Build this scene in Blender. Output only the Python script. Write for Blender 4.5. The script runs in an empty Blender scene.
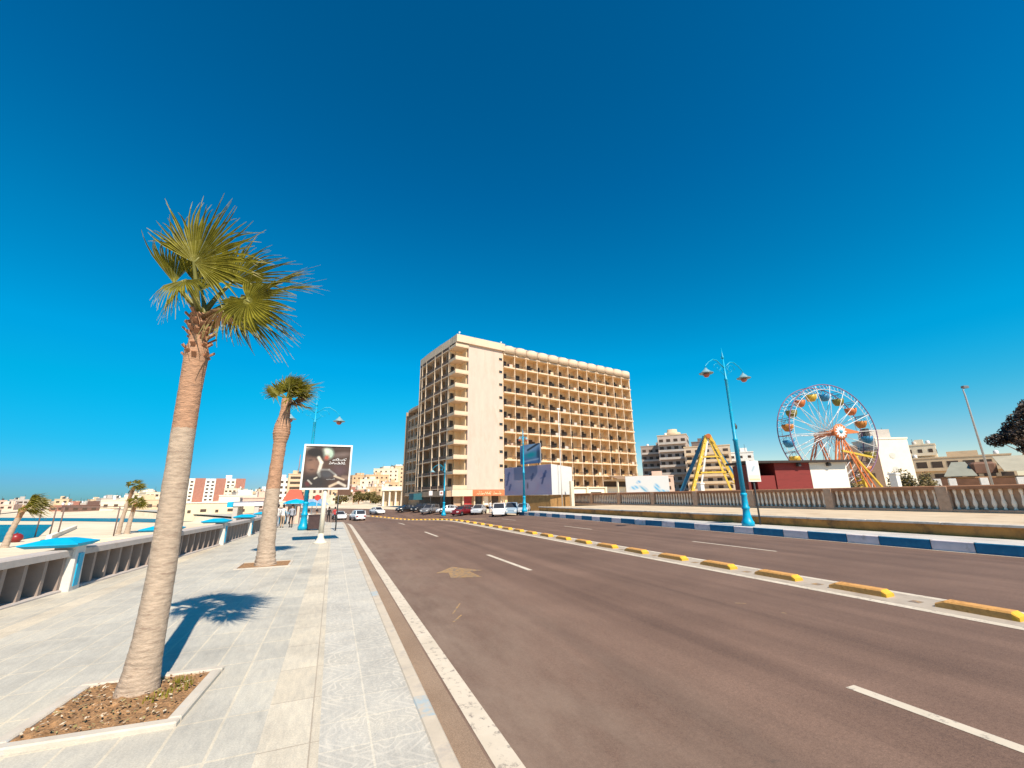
import bpy, math, random
from mathutils import Vector as V, Matrix, noise as mnoise
R = math.radians
rnd = random.Random(7)
sc = bpy.context.scene
COL = sc.collection
TAU = 2*math.pi

# ------------------------------------------------------------------ materials
MATS = {}
def lin(c):  # passes linear colours through, adds alpha
    return (c[0], c[1], c[2], 1.0)
def M(name, col, rough=.65, var=.12, scale=2.5, bump=0., bscale=30., metal=0., dark=None, dscale=1.2, dthr=.62, spec=.4, stretch=None):
    if name in MATS: return MATS[name]
    m = bpy.data.materials.new(name); m.use_nodes = True
    nt = m.node_tree; N = nt.nodes; L = nt.links
    b = N['Principled BSDF']; b.inputs['Roughness'].default_value = rough
    b.inputs['Metallic'].default_value = metal
    b.inputs['Specular IOR Level'].default_value = spec
    tc = N.new('ShaderNodeTexCoord'); src = tc.outputs['Object']
    if stretch:
        mp = N.new('ShaderNodeMapping'); mp.inputs['Scale'].default_value = stretch
        L.new(src, mp.inputs['Vector']); src = mp.outputs['Vector']
    n = N.new('ShaderNodeTexNoise'); n.inputs['Scale'].default_value = scale
    n.inputs['Detail'].default_value = 6; n.inputs['Roughness'].default_value = .65
    L.new(src, n.inputs['Vector'])
    r = N.new('ShaderNodeValToRGB'); L.new(n.outputs['Fac'], r.inputs['Fac'])
    r.color_ramp.elements[0].position = .3; r.color_ramp.elements[1].position = .7
    r.color_ramp.elements[0].color = lin([max(0, c*(1-var)) for c in col])
    r.color_ramp.elements[1].color = lin([min(1, c*(1+var)) for c in col])
    out = r.outputs['Color']
    if dark:
        n2 = N.new('ShaderNodeTexNoise'); n2.inputs['Scale'].default_value = dscale
        n2.inputs['Detail'].default_value = 8; n2.inputs['Roughness'].default_value = .7
        L.new(src, n2.inputs['Vector'])
        r2 = N.new('ShaderNodeValToRGB'); L.new(n2.outputs['Fac'], r2.inputs['Fac'])
        r2.color_ramp.elements[0].position = dthr-.08; r2.color_ramp.elements[1].position = dthr+.08
        mx = N.new('ShaderNodeMixRGB'); L.new(r2.outputs['Color'], mx.inputs['Fac'])
        L.new(out, mx.inputs['Color1']); mx.inputs['Color2'].default_value = lin(dark); out = mx.outputs['Color']
    L.new(out, b.inputs['Base Color'])
    if bump:
        n3 = N.new('ShaderNodeTexNoise'); n3.inputs['Scale'].default_value = bscale; n3.inputs['Detail'].default_value = 4
        L.new(src, n3.inputs['Vector'])
        bp = N.new('ShaderNodeBump'); bp.inputs['Strength'].default_value = bump; bp.inputs['Distance'].default_value = .02
        L.new(n3.outputs['Fac'], bp.inputs['Height']); L.new(bp.outputs['Normal'], b.inputs['Normal'])
    MATS[name] = m
    return m

def paint_mat():
    if 'printed' in MATS: return MATS['printed']
    m = bpy.data.materials.new('printed'); m.use_nodes = True
    N = m.node_tree.nodes; L = m.node_tree.links; b = N['Principled BSDF']; b.inputs['Roughness'].default_value = .5
    a = N.new('ShaderNodeVertexColor'); a.layer_name = 'paint'
    L.new(a.outputs['Color'], b.inputs['Base Color']); MATS['printed'] = m
    return m

# ------------------------------------------------------------------ mesh builder
class MB:
    def __init__(s): s.v = []; s.f = []; s.m = []; s.sm = []; s.mats = []
    def mi(s, mat):
        if mat not in s.mats: s.mats.append(mat)
        return s.mats.index(mat)
    def face(s, pts, mat, smooth=False):
        i = len(s.v); s.v.extend([tuple(p) for p in pts]); s.f.append(tuple(range(i, i+len(pts)))); s.m.append(s.mi(mat)); s.sm.append(smooth)
    def grid(s, rows, mat, smooth=True, close=False):
        i = len(s.v); nc = len(rows[0]); k = s.mi(mat)
        for r_ in rows: s.v.extend([tuple(p) for p in r_])
        for a in range(len(rows)-1):
            for b in range(nc if close else nc-1):
                c = (b+1) % nc
                s.f.append((i+a*nc+b, i+a*nc+c, i+(a+1)*nc+c, i+(a+1)*nc+b)); s.m.append(k); s.sm.append(smooth)
    def box(s, c, d, mat, rot=0., bev=0., taper=1.0):
        """centre c, full sizes d, rotated about z; bev chamfers the vertical and top edges"""
        hx, hy, hz = d[0]/2, d[1]/2, d[2]/2
        ca, sa = math.cos(rot), math.sin(rot)
        def T(x, y, z): return (c[0]+x*ca-y*sa, c[1]+x*sa+y*ca, c[2]+z)
        if bev <= 0:
            lo = [(-hx,-hy),(hx,-hy),(hx,hy),(-hx,hy)]
            lv = [(-hz, 1, 0), (hz, taper, 0)]
        else:
            b = min(bev, hx*.9, hy*.9, hz*.9)
            lo = [(-hx+b,-hy),(hx-b,-hy),(hx,-hy+b),(hx,hy-b),(hx-b,hy),(-hx+b,hy),(-hx,hy-b),(-hx,-hy+b)]
            lv = [(-hz, 1, 0), (hz-b, taper, 0), (hz, taper, b)]
        rows = []
        for z, t, ins in lv:
            rows.append([T(x*t*(1-ins/hx), y*t*(1-ins/hy), z) for x, y in lo])
        s.grid(rows, mat, False, True)
        s.face(list(reversed(rows[0])), mat); s.face(rows[-1], mat)
    def tube(s, pts, rad, mat, n=10, cap=True, smooth=True):
        pts = [V(p) for p in pts]
        if not isinstance(rad, (list, tuple)): rad = [rad]*len(pts)
        rows = []; up = None
        for i, p in enumerate(pts):
            t = (pts[min(i+1, len(pts)-1)]-pts[max(i-1, 0)]).normalized()
            if up is None:
                up = V((0,0,1)) if abs(t.z) < .9 else V((1,0,0))
            a = t.cross(up).normalized(); b = a.cross(t).normalized(); up = b
            rows.append([p+(a*math.cos(TAU*k/n)+b*math.sin(TAU*k/n))*rad[i] for k in range(n)])
        s.grid(rows, mat, smooth, True)
        if cap: s.face(rows[0], mat); s.face(list(reversed(rows[-1])), mat)
    def lathe(s, prof, mat, c=(0,0,0), n=16, smooth=True, sx=1, sy=1):
        rows = [[(c[0]+r*sx*math.cos(TAU*k/n), c[1]+r*sy*math.sin(TAU*k/n), c[2]+z) for k in range(n)] for r, z in prof]
        s.grid(rows, mat, smooth, True)
        if prof[0][0] > 1e-4: s.face(list(reversed(rows[0])), mat)
        if prof[-1][0] > 1e-4: s.face(rows[-1], mat)
    def prism(s, poly, off, mat, smooth=False):
        a = [V(p) for p in poly]; o = V(off); b = [p+o for p in a]
        s.face(a, mat); s.face(list(reversed(b)), mat)
        n = len(a)
        for i in range(n): s.face([a[i], b[i], b[(i+1) % n], a[(i+1) % n]], mat, smooth)
    def bar(s, a, b, w, t, mat):
        a, b = V(a), V(b); d = (b-a).normalized(); u = V((0,0,1)) if abs(d.z) < .95 else V((1,0,0))
        x = d.cross(u).normalized()*w/2; y = x.cross(d).normalized()*t/2
        r0 = [a+x+y, a-x+y, a-x-y, a+x-y]; r1 = [p+(b-a) for p in r0]
        s.grid([r0, r1], mat, False, True); s.face(list(reversed(r0)), mat); s.face(r1, mat)
    def build(s, name, parent=None, loc=None, rot=None):
        me = bpy.data.meshes.new(name); me.from_pydata(s.v, [], s.f); me.update()
        for m in s.mats: me.materials.append(m)
        me.polygons.foreach_set('material_index', s.m); me.polygons.foreach_set('use_smooth', s.sm)
        import bmesh
        bm = bmesh.new(); bm.from_mesh(me)
        bmesh.ops.remove_doubles(bm, verts=bm.verts, dist=1e-4)
        if not getattr(s, 'open', False): bmesh.ops.recalc_face_normals(bm, faces=bm.faces)
        bm.to_mesh(me); bm.free()
        o = bpy.data.objects.new(name, me); COL.objects.link(o)
        if parent is not None: o.parent = parent
        if loc is not None: o.location = loc
        if rot is not None: o.rotation_euler = (0, 0, rot)
        return o

def tag(o, label=None, cat=None, group=None, kind=None):
    if label: o['label'] = label
    if cat: o['category'] = cat
    if group: o['group'] = group
    if kind: o['kind'] = kind
    return o
def empty(name, loc, label, cat, rz=0, group=None):
    o = bpy.data.objects.new(name, None); COL.objects.link(o); o.location = loc; o.rotation_euler = (0, 0, rz)
    o.empty_display_size = .1
    return tag(o, label, cat, group)
def copy_tree(o, parent=None):
    c = o.copy(); COL.objects.link(c); c.parent = parent
    for ch in list(o.children): copy_tree(ch, c)
    return c
def struct(o): o['kind'] = 'structure'; return o

def painted(name, w, h, nx, ny, fn, parent, org, dx, nrm, thick=.0):
    """flat printed panel: grid of w x h starting at org along unit dx, upward; fn(u,v)->linear rgb"""
    dx = V(dx); up = V((0,0,1)); org = V(org)
    vs = [org+dx*(w*i/nx)+up*(h*j/ny) for j in range(ny+1) for i in range(nx+1)]
    fs = [(j*(nx+1)+i, j*(nx+1)+i+1, (j+1)*(nx+1)+i+1, (j+1)*(nx+1)+i) for j in range(ny) for i in range(nx)]
    me = bpy.data.meshes.new(name); me.from_pydata([tuple(v) for v in vs], [], fs); me.update()
    ca = me.color_attributes.new('paint', 'FLOAT_COLOR', 'POINT')
    for j in range(ny+1):
        for i in range(nx+1):
            c = fn(i/nx, j/ny); ca.data[j*(nx+1)+i].color = (c[0], c[1], c[2], 1)
    me.materials.append(paint_mat())
    o = bpy.data.objects.new(name, me); COL.objects.link(o); o.parent = parent
    return o
def mixc(a, b, t): t = max(0, min(1, t)); return tuple(a[i]*(1-t)+b[i]*t for i in range(3))
def blob(u, v, cx, cy, rx, ry, ang=0, soft=.25):
    dx, dy = u-cx, v-cy; ca, sa = math.cos(ang), math.sin(ang)
    x = (dx*ca+dy*sa)/rx; y = (-dx*sa+dy*ca)/ry; d = math.sqrt(x*x+y*y)
    return max(0, min(1, (1+soft-d)/(2*soft)))
def seg(u, v, ax, ay, bx, by, w):
    vx, vy = bx-ax, by-ay; t = max(0, min(1, ((u-ax)*vx+(v-ay)*vy)/(vx*vx+vy*vy)))
    return max(0, min(1, 1.5-math.hypot(u-ax-vx*t, v-ay-vy*t)/w))

def sstep(t): t = max(0, min(1, t)); return t*t*(3-2*t)
def bend(y):
    if y < 50: return 0.
    if y < 120: return -(y-50)**2/280
    if y < 260: return -17.5-.5*(y-120)
    return -87.5
def dip(x, y):
    return -1.25*sstep((y-40)/35)*(1-sstep((x-bend(y)-6)/24))

# ------------------------------------------------------------------ common materials
m_asph = None
white = M('white_paint', (.72,.70,.66), .5, .08, 3, dark=(.5,.46,.4), dthr=.68)
cream = M('cream_plaster', (.72,.62,.46), .8, .07, .5, dark=(.58,.47,.32), dscale=.5, dthr=.66)
cream_l = M('pale_plaster', (.80,.73,.60), .8, .06, .6)
pink_p = M('pink_plaster', (.66,.46,.36), .8, .1, .6)
grey_p = M('grey_plaster', (.48,.43,.38), .8, .1, .6)
tan_p = M('tan_plaster', (.60,.45,.29), .8, .1, .6)
red_p = M('red_brick_plaster', (.36,.16,.115), .8, .12, .8)
sand_w = M('sand_wall', (.74,.6,.4), .9, .08, .7)
glass = M('dark_glass', (.035,.035,.04), .12, .2, 1, spec=.6)
glassb = M('brown_opening', (.07,.045,.03), .5, .3, 1)
teal = M('turquoise_paint', (.0,.33,.52), .4, .18, 3, dark=(.10,.20,.24), dscale=4, dthr=.66, bump=.1, bscale=30)
teal_cap = M('sky_blue_paint', (.0,.36,.58), .5, .14, 3, dark=(.16,.36,.45), dscale=2.5, dthr=.66)
dark_metal = M('dark_metal', (.05,.05,.05), .5, .2, 8)
grey_metal = M('grey_metal', (.42,.42,.42), .45, .1, 5, metal=.3)
rubber = M('rubber', (.015,.015,.015), .8)
conc = M('concrete', (.50,.44,.39), .85, .14, 3, bump=.25, bscale=60, dark=(.36,.30,.26), dscale=2.2, dthr=.62)
conc_b = M('brown_stone', (.46,.31,.215), .85, .14, 3, bump=.25, bscale=60, dark=(.30,.17,.10), dscale=1.2, dthr=.6)

# ------------------------------------------------------------------ SETTING
def strip(name, x0, x1, z, ys, mat, nx=1, usebend=True, zf=None):
    mb = MB(); mb.open = True
    rows = []
    for y in ys:
        r_ = []
        for i in range(nx+1):
            x = x0+(x1-x0)*i/nx; X = x+(bend(y) if usebend else 0)
            r_.append((X, y, z+dip(X, y)))
        rows.append(r_)
    mb.grid(rows, mat, True)
    return struct(mb.build(name))
def yr(a, b, n): return [a+(b-a)*i/n for i in range(n+1)]
YS = yr(-14, 40, 18)+yr(42, 130, 44)+yr(135, 300, 33)

def nodes_mat(name, rough):
    m = bpy.data.materials.new(name); m.use_nodes = True
    N = m.node_tree.nodes; L = m.node_tree.links; b = N['Principled BSDF']; b.inputs['Roughness'].default_value = rough
    b.inputs['Specular IOR Level'].default_value = .3
    tc = N.new('ShaderNodeTexCoord')
    def noise(scale, detail=6, st=None, rough_=.6):
        s_ = tc.outputs['Object']
        if st:
            mp = N.new('ShaderNodeMapping'); mp.inputs['Scale'].default_value = st; L.new(s_, mp.inputs['Vector']); s_ = mp.outputs['Vector']
        n = N.new('ShaderNodeTexNoise'); n.inputs['Scale'].default_value = scale; n.inputs['Detail'].default_value = detail
        n.inputs['Roughness'].default_value = rough_; L.new(s_, n.inputs['Vector']); return n.outputs['Fac']
    def ramp(fac, stops):
        r = N.new('ShaderNodeValToRGB'); L.new(fac, r.inputs['Fac'])
        r.color_ramp.elements[0].position = stops[0][0]; r.color_ramp.elements[0].color = lin(stops[0][1])
        r.color_ramp.elements[1].position = stops[-1][0]; r.color_ramp.elements[1].color = lin(stops[-1][1])
        for p, c in stops[1:-1]:
            e = r.color_ramp.elements.new(p); e.color = lin(c)
        return r.outputs['Color']
    def mix(a, b_, fac, mode='MIX'):
        mx = N.new('ShaderNodeMixRGB'); mx.blend_type = mode
        if isinstance(fac, float): mx.inputs['Fac'].default_value = fac
        else: L.new(fac, mx.inputs['Fac'])
        for s_, k in ((a, 'Color1'), (b_, 'Color2')):
            if isinstance(s_, tuple): mx.inputs[k].default_value = lin(s_)
            else: L.new(s_, mx.inputs[k])
        return mx.outputs['Color']
    def bumpit(fac, strength, dist=.01):
        bp = N.new('ShaderNodeBump'); bp.inputs['Strength'].default_value = strength; bp.inputs['Distance'].default_value = dist
        L.new(fac, bp.inputs['Height']); L.new(bp.outputs['Normal'], b.inputs['Normal'])
    return m, N, L, b, tc, noise, ramp, mix, bumpit

# asphalt: speckled, with long tyre-worn streaks, blotches and cracks
m_asph, N, L, b, tc, noise, ramp, mix, bumpit = nodes_mat('asphalt', .82)
base = ramp(noise(.35, 8), [(.3, (.138,.084,.060)), (.7, (.192,.119,.086))])
streak = ramp(noise(1.1, 5, (1., .03, 1.)), [(.35, (.78,.77,.77)), (.65, (1.12,1.11,1.1))])
fine = mix(ramp(noise(75, 3, None, .8), [(.3, (.55,.53,.53)), (.5, (1.,1.,1.)), (.72, (1.5,1.46,1.42))]), ramp(noise(26, 4, None, .85), [(.3, (.72,.71,.70)), (.5, (1.,1.,1.)), (.7, (1.26,1.25,1.23))]), 1., 'MULTIPLY')
c = mix(base, streak, 1., 'MULTIPLY'); c = mix(c, fine, 1., 'MULTIPLY')
spots = ramp(noise(2.6, 8, None, .75), [(.64, (0,0,0)), (.72, (.8,.8,.8))])
spots = mix(spots, ramp(noise(8, 6, None, .8), [(.665, (0,0,0)), (.70, (.85,.85,.85))]), 1., 'LIGHTEN')
c = mix(c, (.06,.042,.034), spots)
c = mix(c, (.30,.21,.16), ramp(noise(11, 6, (1.1,.9,1), .8), [(.70, (0,0,0)), (.73, (.7,.7,.7))]))
sepx = N.new('ShaderNodeSeparateXYZ'); L.new(tc.outputs['Object'], sepx.inputs[0])
mr = N.new('ShaderNodeMapRange'); L.new(sepx.outputs[0], mr.inputs['Value']); mr.inputs['From Min'].default_value = 1.2; mr.inputs['From Max'].default_value = 5.5
mr.inputs['To Min'].default_value = 1.; mr.inputs['To Max'].default_value = 0.
dust = mix(mr.outputs['Result'], ramp(noise(1.6, 9, (1., .35, 1.), .75), [(.35, (.12,.12,.12)), (.7, (.85,.85,.85))]), 1., 'MULTIPLY')
c = mix(c, (.29,.21,.155), dust)   # sand blown against the kerb side
vor = N.new('ShaderNodeTexVoronoi'); vor.feature = 'DISTANCE_TO_EDGE'; vor.inputs['Scale'].default_value = .16
wob = N.new('ShaderNodeMixRGB'); wob.blend_type = 'ADD'; wob.inputs['Fac'].default_value = 1.0
nn = N.new('ShaderNodeTexNoise'); nn.inputs['Scale'].default_value = 1.4; nn.inputs['Detail'].default_value = 6
L.new(tc.outputs['Object'], nn.inputs['Vector']); L.new(tc.outputs['Object'], wob.inputs['Color1']); L.new(nn.outputs['Color'], wob.inputs['Color2'])
L.new(wob.outputs['Color'], vor.inputs['Vector'])
cr = ramp(vor.outputs['Distance'], [(.0, (.10,.10,.10)), (.0015, (0,0,0))])
c = mix(c, (.075,.052,.042), cr)
L.new(c, b.inputs['Base Color']); bumpit(noise(120, 3, None, .7), .35, .008)

m_gut, N, L, b, tc, noise, ramp, mix, bumpit = nodes_mat('gutter_dust', .9)
c = mix(ramp(noise(.8, 8), [(.3, (.25,.17,.115)), (.7, (.32,.225,.155))]), ramp(noise(80, 3), [(.3, (.7,.7,.7)), (.7, (1.2,1.2,1.2))]), 1., 'MULTIPLY')
L.new(c, b.inputs['Base Color']); bumpit(noise(100), .3, .008)

def line_mat(name, col, thr=.62):
    m, N, L, b, tc, noise, ramp, mix, bumpit = nodes_mat(name, .7)
    c = mix(col, (.2,.165,.145), ramp(noise(9, 9, None, .75), [(thr-.06, (0,0,0)), (thr+.06, (1,1,1))]))
    c = mix(c, ramp(noise(1.2, 5), [(.3, (.82,.81,.79)), (.7, (1.,1.,1.))]), 1., 'MULTIPLY')
    L.new(c, b.inputs['Base Color']); bumpit(noise(100), .2, .006)
    return m
m_line = line_mat('worn_white_line', (.66,.57,.45), .60)
m_yel = line_mat('faded_yellow_mark', (.42,.25,.10), .52)

# pavement slabs
def slab_mat(name, c1, c2, mortar, tile, msize, ornate=False):
    m, N, L, b, tc, noise, ramp, mix, bumpit = nodes_mat(name, .6)
    mp = N.new('ShaderNodeMapping'); mp.inputs['Rotation'].default_value = (0, 0, R(90)); L.new(tc.outputs['Object'], mp.inputs['Vector'])
    br = N.new('ShaderNodeTexBrick'); L.new(mp.outputs['Vector'], br.inputs['Vector'])
    br.offset = 0.0; br.squash = 1.0
    br.inputs['Scale'].default_value = 1.0; br.inputs['Mortar Size'].default_value = msize; br.inputs['Mortar Smooth'].default_value = .3
    br.inputs['Brick Width'].default_value = tile[1]; br.inputs['Row Height'].default_value = tile[0]
    br.inputs['Color1'].default_value = lin(c1); br.inputs['Color2'].default_value = lin(c2); br.inputs['Mortar'].default_value = lin(mortar)
    br.inputs['Bias'].default_value = -.2
    c = br.outputs['Color']
    c = mix(c, ramp(noise(.55, 7, None, .65), [(.28, (.74,.735,.74)), (.5, (1.,1.,1.)), (.72, (1.14,1.11,1.05))]), 1., 'MULTIPLY')
    c = mix(c, ramp(noise(5, 8, (3., .6, 1), .7), [(.3, (.84,.845,.855)), (.62, (1.05,1.04,1.02))]), 1., 'MULTIPLY')
    c = mix(c, ramp(noise(60, 4, None, .7), [(.3, (.78,.78,.78)), (.7, (1.14,1.14,1.14))]), 1., 'MULTIPLY')
    c = mix(c, (.30,.25,.20), ramp(noise(1.7, 9, None, .75), [(.60, (0,0,0)), (.78, (.55,.55,.55))]))
    c = mix(c, (.22,.19,.16), ramp(noise(16, 5, None, .8), [(.69, (0,0,0)), (.73, (.6,.6,.6))]))
    h_ = None
    if ornate:
        # carved rosette: rings and spokes repeated on ~1.25 m squares
        def math_(op, a, b_=None):
            n = N.new('ShaderNodeMath'); n.operation = op
            for k, s_ in enumerate((a, b_)):
                if s_ is None: continue
                if isinstance(s_, (int, float)): n.inputs[k].default_value = s_
                else: L.new(s_, n.inputs[k])
            return n.outputs[0]
        sep = N.new('ShaderNodeSeparateXYZ'); L.new(tc.outputs['Object'], sep.inputs[0])
        x = math_('SUBTRACT', sep.outputs[0], .60)
        y = math_('SUBTRACT', math_('MODULO', math_('ADD', sep.outputs[1], 100*1.06-3.95+.53), 1.06), .53)
        rr = math_('SQRT', math_('ADD', math_('MULTIPLY', x, x), math_('MULTIPLY', y, y)))
        an = math_('ARCTAN2', y, x)
        pet = math_('MULTIPLY', math_('SINE', math_('ADD', math_('MULTIPLY', an, 8.), math_('MULTIPLY', rr, 9.))), .05)
        w1 = math_('SINE', math_('MULTIPLY', math_('ADD', rr, pet), 62.))
        w2 = math_('SINE', math_('MULTIPLY', math_('ADD', math_('ABSOLUTE', x), math_('ABSOLUTE', y)), 44.))
        inside = math_('LESS_THAN', rr, .46)
        w = math_('ADD', math_('MULTIPLY', w1, inside), math_('MULTIPLY', w2, math_('SUBTRACT', 1., inside)))
        line = ramp(w, [(.55, (0,0,0)), (.9, (1,1,1))])
        ring = ramp(math_('ABSOLUTE', math_('SUBTRACT', rr, .46)), [(.0, (1,1,1)), (.02, (0,0,0))])
        line = mix(line, ring, 1., 'LIGHTEN')
        wear = ramp(noise(2.2, 5), [(.35, (.12,.12,.12)), (.68, (.62,.62,.62))])
        line = mix(line, wear, 1., 'MULTIPLY')
        c = mix(c, (.70,.63,.52), line); h_ = line
        bumpit(h_, .25, .006)
    else:
        bumpit(mix(br.outputs['Fac'], noise(70, 4), .5), -.3, .006)
    L.new(c, b.inputs['Base Color'])
    return m
m_slab = slab_mat('grey_slabs', (.49,.458,.39), (.56,.523,.442), (.62,.55,.43), (.42, .84), .016)
m_band = slab_mat('cream_slabs', (.57,.50,.39), (.65,.58,.46), (.42,.35,.27), (.60, 1.0), .008)
m_orn = slab_mat('carved_slabs', (.49,.46,.40), (.56,.527,.46), (.62,.565,.465), (.53, .53), .012, True)

road = strip('road', 1.2, 23.3, -.2, YS, m_asph, 8)
g_ = strip('gutter', 1.2, 1.56, -.196, YS, m_gut)
strip('lane_line', 1.59, 1.84, -.1955, YS, m_line)
YSM = [y for y in YS if y <= 170]
strip('median_strip', 11.66, 12.80, -.196, YSM, M('median_concrete', (.40,.335,.265), .85, .14, 1.5, bump=.2, bscale=60, dark=(.30,.24,.19), dscale=1.1, dthr=.6))
strip('median_line', 11.40, 11.65, -.1955, YSM, m_line)
strip('median_line', 12.81, 13.03, -.1955, YSM, m_line)
strip('kerb_line', 23.08, 23.2, -.1955, [y for y in YS if y <= 52], m_line)
for y0, y1 in ((-2.0, 4.0), (13.6, 17.9), (27.4, 31.5), (41., 45.), (54.5, 58.5)):
    strip('lane_dash', 6.2, 6.37, -.1955, yr(y0, y1, 4), m_line)
for y0, y1 in ((-1.5, 2.5), (13.0, 17.6), (27., 31.), (41., 45.)):
    strip('lane_dash', 17.35, 17.50, -.1955, yr(y0, y1, 4), m_line)
def mark(name, poly, mat, z=-.1955):
    mb = MB(); mb.open = True; mb.face([(x, y, z+dip(x, y)) for x, y in poly], mat); return struct(mb.build(name))
mark('road_arrow', [(3.55,13.5),(4.45,13.2),(4.4,14.3),(4.85,14.35),(4.1,15.5),(3.3,14.5),(3.7,14.45)], m_yel)
mark('road_arrow', [(15.2,46.),(16.2,46.),(16.2,48.),(16.9,48.),(15.7,50.5),(14.5,48.),(15.2,48.)], m_yel)
mark('paint_scrape', [(2.55,9.55),(2.59,9.54),(2.95,10.3),(2.92,10.32)], m_yel)
mark('paint_scrape', [(2.4,8.95),(2.44,8.93),(2.72,9.35),(2.69,9.37)], m_yel)
mark('paint_scrape', [(8.55,7.6),(8.75,7.46),(8.77,7.5),(8.6,7.64)], m_yel)
mark('paint_scrape', [(8.7,6.6),(8.78,6.55),(8.8,6.62),(8.73,6.65)], m_yel)

# promenade paving, in strips side by side
def pstrip(name, x0, x1, mat): return strip(name, x0, x1, 0., YS, mat)
pstrip('pavement', -7.4, -5.33, m_slab)
pstrip('pavement_band', -5.33, -4.95, m_band)
pstrip('pavement', -4.95, -.44, m_slab)
pstrip('pavement_band', -.44, .08, m_band)
pstrip('pavement', .08, 1.03, m_orn)
# left kerb: pale stone with the last of its blue paint
m_kerb = M('kerb_stone', (.52,.44,.34), .8, .12, 2, bump=.2, bscale=60, dark=(.40,.35,.30), dscale=3, dthr=.62)
m_kblue = M('faded_blue_kerb', (.36,.44,.47), .7, .12, 3, dark=(.50,.43,.34), dscale=7, dthr=.5)
mb = MB(); mb.open = True
prof = lambda: None
for i in range(len(YS)-1):
    y0, y1 = YS[i], YS[i+1]
    segs = [(y0, y1, m_kerb)] if y0 >= 24 or y1 <= -1 else None
    if segs is None:
        n = 6; segs = []
        for k in range(n):
            a = y0+(y1-y0)*k/n; bb_ = y0+(y1-y0)*(k+1)/n
            segs.append((a, bb_, m_kblue if (k == 2 and i % 2 == 0) else m_kerb))
    for a, b_, mt in segs:
        X0, X1 = 1.03, 1.2
        pa = [(X0, .001), (X0+.012, .012), (X1-.02, .012), (X1, -.01), (X1, -.21)]
        ra = [(x+bend(a), a, z+dip(x+bend(a), a)) for x, z in pa]; rb = [(x+bend(b_), b_, z+dip(x+bend(b_), b_)) for x, z in pa]
        mb.grid([ra, rb], mt, False)
struct(mb.build('kerb'))
# right kerb: blue and white blocks
m_ktop = M('kerb_top', (.60,.56,.50), .8, .12, 2, dark=(.44,.38,.31), dscale=2.5, dthr=.62)
m_kw = M('white_kerb_lifted', (.80,.66,.64), .7, .1, 2, dark=(.50,.40,.34), dscale=2.5, dthr=.64)  # lighter, redder colour painted in to brighten the shaded kerb face
m_kb = M('blue_kerb', (.012,.16,.29), .6, .18, 3, dark=(.12,.18,.22), dscale=3, dthr=.68)
m_walk = slab_mat('pale_walk', (.56,.53,.49), (.62,.585,.54), (.45,.41,.36), (.6, .9), .01)
mb = MB(); mb.open = True
y = -12.; k = 0
while y < 53.5:
    l = 1.85 if k % 2 == 0 else 1.35
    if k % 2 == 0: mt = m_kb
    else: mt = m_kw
    ya, yb = y+.012, y+l-.012
    X0, X1 = 23.3, 23.62
    pa = [(X0, -.21), (X0, .17), (X0+.03, .20), (X1, .203)]
    for a_, b_, m_ in ((0, 3, mt),):
        ra = [(x, ya, z+dip(x, ya)) for x, z in pa]; rb = [(x, yb, z+dip(x, yb)) for x, z in pa]
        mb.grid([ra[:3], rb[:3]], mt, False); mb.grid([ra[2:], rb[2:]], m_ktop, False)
    y += l; k += 1
struct(mb.build('kerb'))
mb = MB(); mb.open = True; mb.grid([[(23.6, y_, .199), (25.82, y_, .199)] for y_ in yr(-14, 53.5, 20)], m_walk); struct(mb.build('sidewalk'))
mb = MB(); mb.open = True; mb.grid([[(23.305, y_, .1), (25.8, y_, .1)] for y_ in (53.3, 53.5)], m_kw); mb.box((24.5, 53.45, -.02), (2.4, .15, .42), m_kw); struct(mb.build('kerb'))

# park side: brown retaining wall with a pale ledge, then sandy ground
m_earth = M('sandy_earth', (.56,.44,.30), .95, .14, .7, bump=.3, bscale=20, dark=(.42,.30,.19), dscale=.5, dthr=.6)
m_brownwall = M('brown_wall', (.46,.21,.055), .9, .22, 1.1, bump=.3, bscale=30, dark=(.17,.09,.04), dscale=.8, dthr=.58)
wall = empty('retaining_wall', (26, 20, .2), 'long low brown retaining wall with a pale ledge behind the blue and white kerb', 'wall')
mb = MB(); mb.box((.15, 0, .20), (.3, 66, .52), m_brownwall); mb.build('wall_face', wall)
mb = MB()
for i in range(22): mb.box((.12, -31.5+3*i, .51+.004*(i % 3)), (.5, 2.985, .10), M('ledge_stone', (.58,.50,.42), .8, .12, 2, dark=(.33,.26,.21), dscale=1.6, dthr=.58), bev=.015)
mb.build('ledge', wall)
mb = MB(); mb.open = True
mb.grid([[(26.1, y_, .72), (60, y_, .72), (420, y_, .7)] for y_ in yr(-60, 53, 12)], m_earth)
mb.grid([[(38.2, y_, .72), (80, y_, .72), (420, y_, .7)] for y_ in yr(53, 300, 8)], m_earth)
struct(mb.build('park_ground'))

# base ground sheet out to the horizon (follows the road's bend), hill, beach and sea
m_sand, N, L, b, tc, noise, ramp, mix, bumpit = nodes_mat('sand', .95)
c = ramp(noise(.03, 9, None, .6), [(.3, (.60,.47,.33)), (.5, (.70,.58,.43)), (.7, (.76,.66,.52))])
c = mix(c, ramp(noise(.6, 8, (.4, 1.4, 1), .7), [(.3, (.82,.80,.76)), (.6, (1.05,1.04,1.02))]), 1., 'MULTIPLY')
L.new(c, b.inputs['Base Color']); bumpit(noise(3, 8), .5, .15)
def ground_z(x, y):
    xp = x-bend(y)
    hill = 16*math.exp(-((x-70)/120)**2-((y-420)/140)**2)
    if xp < -7.6: z = -3.0+1.2*sstep((y-220)/200)
    elif xp < 1.0: z = -.42+dip(x, y) if xp > -7.3 else -1.7
    else: z = -.42+dip(x, y)
    if xp >= -7.3 and y > 320: z += -.6*sstep((y-320)/80)
    return z+hill*sstep((y-180)/120)
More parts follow.
